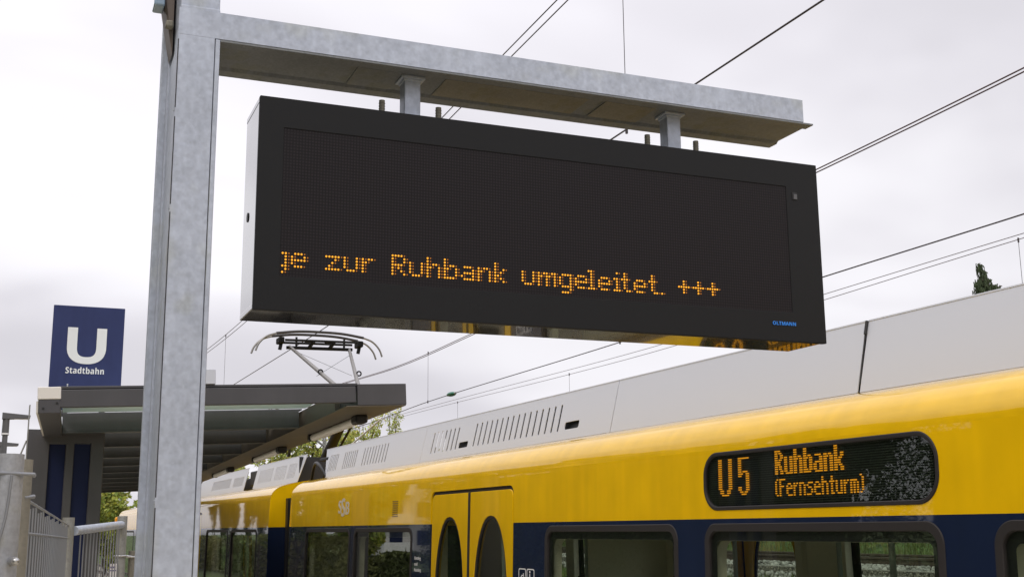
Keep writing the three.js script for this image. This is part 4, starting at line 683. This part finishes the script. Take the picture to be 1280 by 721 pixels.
{
  const spring = leafMat(0.50, 0.55, 0.17), fresh = leafMat(0.34, 0.40, 0.08), dark = leafMat(0.05, 0.075, 0.02);
  broadleaf('spring_tree', 'loose yellow green spring tree in the gap between the two tram cars', [12.9, 1.2, -54], { h: 5.6, w: 6.2, seed: 21, leaf: 0.085, n: 15000, mat: spring, bare: 0.5, base: 0.05 });
  broadleaf('spring_tree', 'thin topped budding tree behind the slotted tram roof, right of the canopy corner', [17.6, 1.6, -55.5], { h: 6.1, w: 4.6, seed: 34, leaf: 0.075, n: 5200, mat: spring, bare: 0.9, base: 0.3 });
  const bush = broadleaf('round_bush', 'yellow green bushy tree between the shelter wall and the gantry post', [4.15, TRK - 0.1, -46], { h: 4.25, w: 3.6, seed: 47, leaf: 0.085, n: 15000, mat: fresh, bare: 0.1, base: 0.02, trunkR: 0.08 });
  const RB = rng(909);
  [[17.4, -44], [18.6, -50], [17.2, -57], [19.2, -63], [17.8, -70], [20, -78], [17.3, -84], [18.8, -93]].forEach(([x, z]) => { const c = bush.clone(); c.name = numbered('round_bush'); c.position.set(x, 0.9, z); c.rotation.y = RB() * 6; const k = 0.55 + RB() * 0.4; c.scale.set(k * 1.5, k, k * 1.5); c.userData = { label: 'green bush on the railway bank, glimpsed through the tram windows', category: 'bush', group: 'bushes on the railway bank' }; scene.add(c); });
  // trees left of the line of sight, mirrored in the tram's paint and windows
  const tA = broadleaf('roadside_tree', 'tall green tree left of the platform, mirrored in the tram side', [-9, TRK, -13], { h: 8.5, w: 6.4, seed: 58, leaf: 0.16, n: 15000, mat: dark, bare: 0.45, base: 0.12 });
  tA.userData.group = 'row of green trees left of the platform, mirrored in the tram'; tA.userData.label = 'green tree in the row mirrored in the tram, outside the picture itself';
  const RT2 = rng(404);
  const more = (x, z, sx, sy) => { const c = tA.clone(); c.name = numbered('roadside_tree'); c.position.set(x, TRK, z); c.rotation.y = RT2() * 6; c.scale.set(sx, sy, sx); c.userData = { ...tA.userData }; scene.add(c); };
  for (let i = 0; i < 14; i++) more(-9.8 - RT2() * 2.5, 9 - i * 3.4, 0.95 + RT2() * 0.35, 0.95 + RT2() * 0.45);
  [[-5.0, -64], [-6.2, -70], [-7.2, -77], [-8.4, -85], [-5.9, -61.5], [-9.6, -92], [-10.6, -101], [-7.9, -80.5], [-4.6, -58], [-9.1, -63.5], [-6.9, -66]].forEach(([x, z], i) => more(x, z, 0.26 + RT2() * 0.22, 0.9 + RT2() * 0.4));
  [[-8.4, -54, 1.5], [-10.6, -59, 1.2], [-6.9, -57.5, 1.1]].forEach(([x, z, k], i) => { const c = bush.clone(); c.name = numbered('round_bush'); c.position.set(x, TRK, z); c.rotation.y = i * 2; c.scale.setScalar(k); c.userData = { label: ['largest of the bushes mirrored in the leftmost windows of the near tram', 'bush mirrored in the tram windows, farther from the platform than its neighbours', 'smallest bush mirrored in the tram windows, nearest the track'][i], category: 'bush' }; scene.add(c); });
  // clipped hedge below those trees
  {
    const r = rng(640), ps = [], cs = [];
    for (let i = 0; i < 120000; i++) {
      const z = 14 - r() * 58, side = r(), h = (5.0 + 0.9 * n3(z * 0.35, 0, 0, 12)) * (1 - 0.55 * Math.max(0, 1 - Math.abs(z + 18.7) / 1.8)); let x, y;
      if (side < 0.62) { x = -8.4 + (r() - 0.5) * 0.35 + 0.4 * (n3(z * 0.5, 1, 0, 13) - 0.5); y = r() * h; } else { x = -8.4 - r() * 1.3; y = h - r() * 0.35; }
      const a = V(r() - 0.5, r() - 0.5, r() - 0.5).normalize().multiplyScalar(0.075), e = V(r() - 0.5, r() - 0.5, r() - 0.5).normalize().multiplyScalar(0.05);
      ps.push(x - a.x, y - a.y, z - a.z, x + e.x, y + e.y, z + e.z, x + a.x, y + a.y, z + a.z); const k = 0.5 + r() * 0.9; for (let c = 0; c < 3; c++) cs.push(k, k, k);
    }
    const g = new THREE.BufferGeometry(); g.setAttribute('position', new THREE.Float32BufferAttribute(ps, 3)); g.setAttribute('color', new THREE.Float32BufferAttribute(cs, 3)); g.computeVertexNormals();
    const pf = [], cf = [];
    for (let i = 0; i < 16000; i++) { const z = -44 - r() * 72, h = (z > -51 ? 1.2 : 1.7) + 0.7 * n3(z * 0.3, 4, 0, 14), top = r() < 0.35, x = -7.8 - (top ? r() * 1.2 : r() * 0.3), y = top ? h - r() * 0.3 : r() * h; const a = V(r() - 0.5, r() - 0.5, r() - 0.5).normalize().multiplyScalar(0.2), e = V(r() - 0.5, r() - 0.5, r() - 0.5).normalize().multiplyScalar(0.14); pf.push(x - a.x, y - a.y, z - a.z, x + e.x, y + e.y, z + e.z, x + a.x, y + a.y, z + a.z); const k = 0.4 + r() * 1.3; const w = 0.9 + n3(z * 0.2, 0, 3, 15) * 0.8; for (let c = 0; c < 3; c++) cf.push(k * w, k, k); }
    const gf = new THREE.BufferGeometry(); gf.setAttribute('position', new THREE.Float32BufferAttribute(pf, 3)); gf.setAttribute('color', new THREE.Float32BufferAttribute(cf, 3)); gf.computeVertexNormals();
    const tf = thing('hedge', 'low green hedge far left of the platform, mirrored in the leftmost tram windows', 'hedge', [0, TRK, 0]);
    part(tf, 'foliage', gf, std({ color: lin(0.085, 0.12, 0.035), roughness: 0.9, side: THREE.DoubleSide, vertexColors: true }));
    part(tf, 'stems', [span(-8.9, -8.0, 0, 1.5, -115, -51.5), span(-8.9, -8.0, 0, 1.0, -51.5, -44.5)], std({ color: lin(0.02, 0.025, 0.012), roughness: 1 }));
    const t = thing('hedge', 'tall green hedge along the far side of the platform, mirrored in the tram', 'hedge', [0, TRK, 0]);
    part(t, 'foliage', g, std({ color: lin(0.045, 0.07, 0.02), roughness: 0.9, side: THREE.DoubleSide, vertexColors: true }));
    part(t, 'stems', [span(-9.5, -8.6, 0, 4.3, -43.5, -20.5), span(-9.5, -8.6, 0, 1.9, -20.5, -16.9), span(-9.5, -8.6, 0, 4.3, -16.9, 13.5)], std({ color: lin(0.02, 0.025, 0.012), roughness: 1 }));
  }
  // spruce tip over the tram roof
  const t = thing('spruce', 'dark spruce top poking up over the grey tram roof at the right', 'tree', [28.7, 1.9, -27.9]), R = rng(77), H = 8.02, ps = [], cs = [], wood = [rod([0, 0, 0], [0.03, H - 0.12, 0], 0.17, 0.012, 8)];
  const br = []; for (let k = 0; k < 15; k++) { const d = 0.06 + 0.7 * k / 15; br.push([d, (0.07 + 0.24 * d) * (0.6 + R() * 0.8)]); }
  for (let k = 0; k < 12; k++) br.push([0.60 + 0.40 * k / 12, 0.24 + R() * 0.40, 0.35]);
  for (let k = 0; k < 30; k++) { const d = 1.1 + 4 * k / 30; br.push([d, 0.5 + 0.22 * d + R() * 0.3]); }
  for (const [dd, len, dr = 0.75] of br) {
    const y = H - dd, a = R() * 6.28, dir = V(Math.cos(a), 0, Math.sin(a)), pts = [];
    for (let s = 0; s <= 6; s++) { const q = s / 6; pts.push(V(dir.x * len * q, y - len * (dr * q * q) + len * 0.3 * q * q * q * q, dir.z * len * q)); }
    wood.push(new THREE.TubeGeometry(new THREE.CatmullRomCurve3(pts), 6, 0.014, 4));
    const N = Math.round(85 * len + 16);
    for (let i = 0; i < N; i++) { const q = Math.pow(R(), 0.7), p = pts[Math.min(6, Math.round(q * 6))].clone().add(V((R() - 0.5) * 0.16, (R() - 0.7) * 0.16, (R() - 0.5) * 0.16)), hang = 0.07 + R() * 0.13, sx = (R() - 0.5) * 0.09, sz = (R() - 0.5) * 0.09, w = 0.02; const kx = 0.7 + R() * 0.7; ps.push(p.x - w, p.y, p.z, p.x + w, p.y, p.z + w, p.x + sx, p.y - hang, p.z + sz); for (let c = 0; c < 3; c++) cs.push(kx, kx, kx * 0.95); }
  }
  part(t, 'trunk', merge(wood), M.bark);
  const g = new THREE.BufferGeometry(); g.setAttribute('position', new THREE.Float32BufferAttribute(ps, 3)); g.setAttribute('color', new THREE.Float32BufferAttribute(cs, 3)); g.computeVertexNormals();
  const m = shadow(new THREE.Mesh(g, std({ color: lin(0.05, 0.07, 0.035), roughness: 0.95, side: THREE.DoubleSide, vertexColors: true }))); m.name = 'crown'; t.add(m);
}
// apartment block that the tram windows mirror
{
  const t = thing('apartment_building', 'pale apartment building with balconies left of the platform, mirrored in the tram windows', 'building', [-37, TRK, -120]);
  const wall = std({ color: lin(0.55, 0.54, 0.52), roughness: 0.9 });
  part(t, 'wall', uvm(span(-6, 6, 0, 12, -9, 0)), wall); part(t, 'roof', uvm(span(-6.3, 6.3, 12, 12.5, -9.3, 0.3)), M.lampGrey);
  const win = span(-0.7, 0.7, 0, 1.5, -0.1, 0.03), bal = span(-1.6, 1.6, 0, 1, 0, 0.9), sl = span(5.9, 6.02, 0, 1.5, -0.7, 0.7);
  for (let f = 0; f < 4; f++) for (let i = 0; i < 4; i++) { const w = part(t, 'window', win, M.slotBlue); w.position.set(-4.5 + i * 3, 1 + f * 2.9, 0); if (i % 2) { const b = part(t, 'balcony', bal, M.white); b.position.set(-4.5 + i * 3, 0.3 + f * 2.9, 0.001); } if (i < 3) { const s = part(t, 'window', sl, M.slotBlue); s.position.set(0, 1 + f * 2.9, -2 - i * 2.6); } }
}
renderer.render(scene, camera);
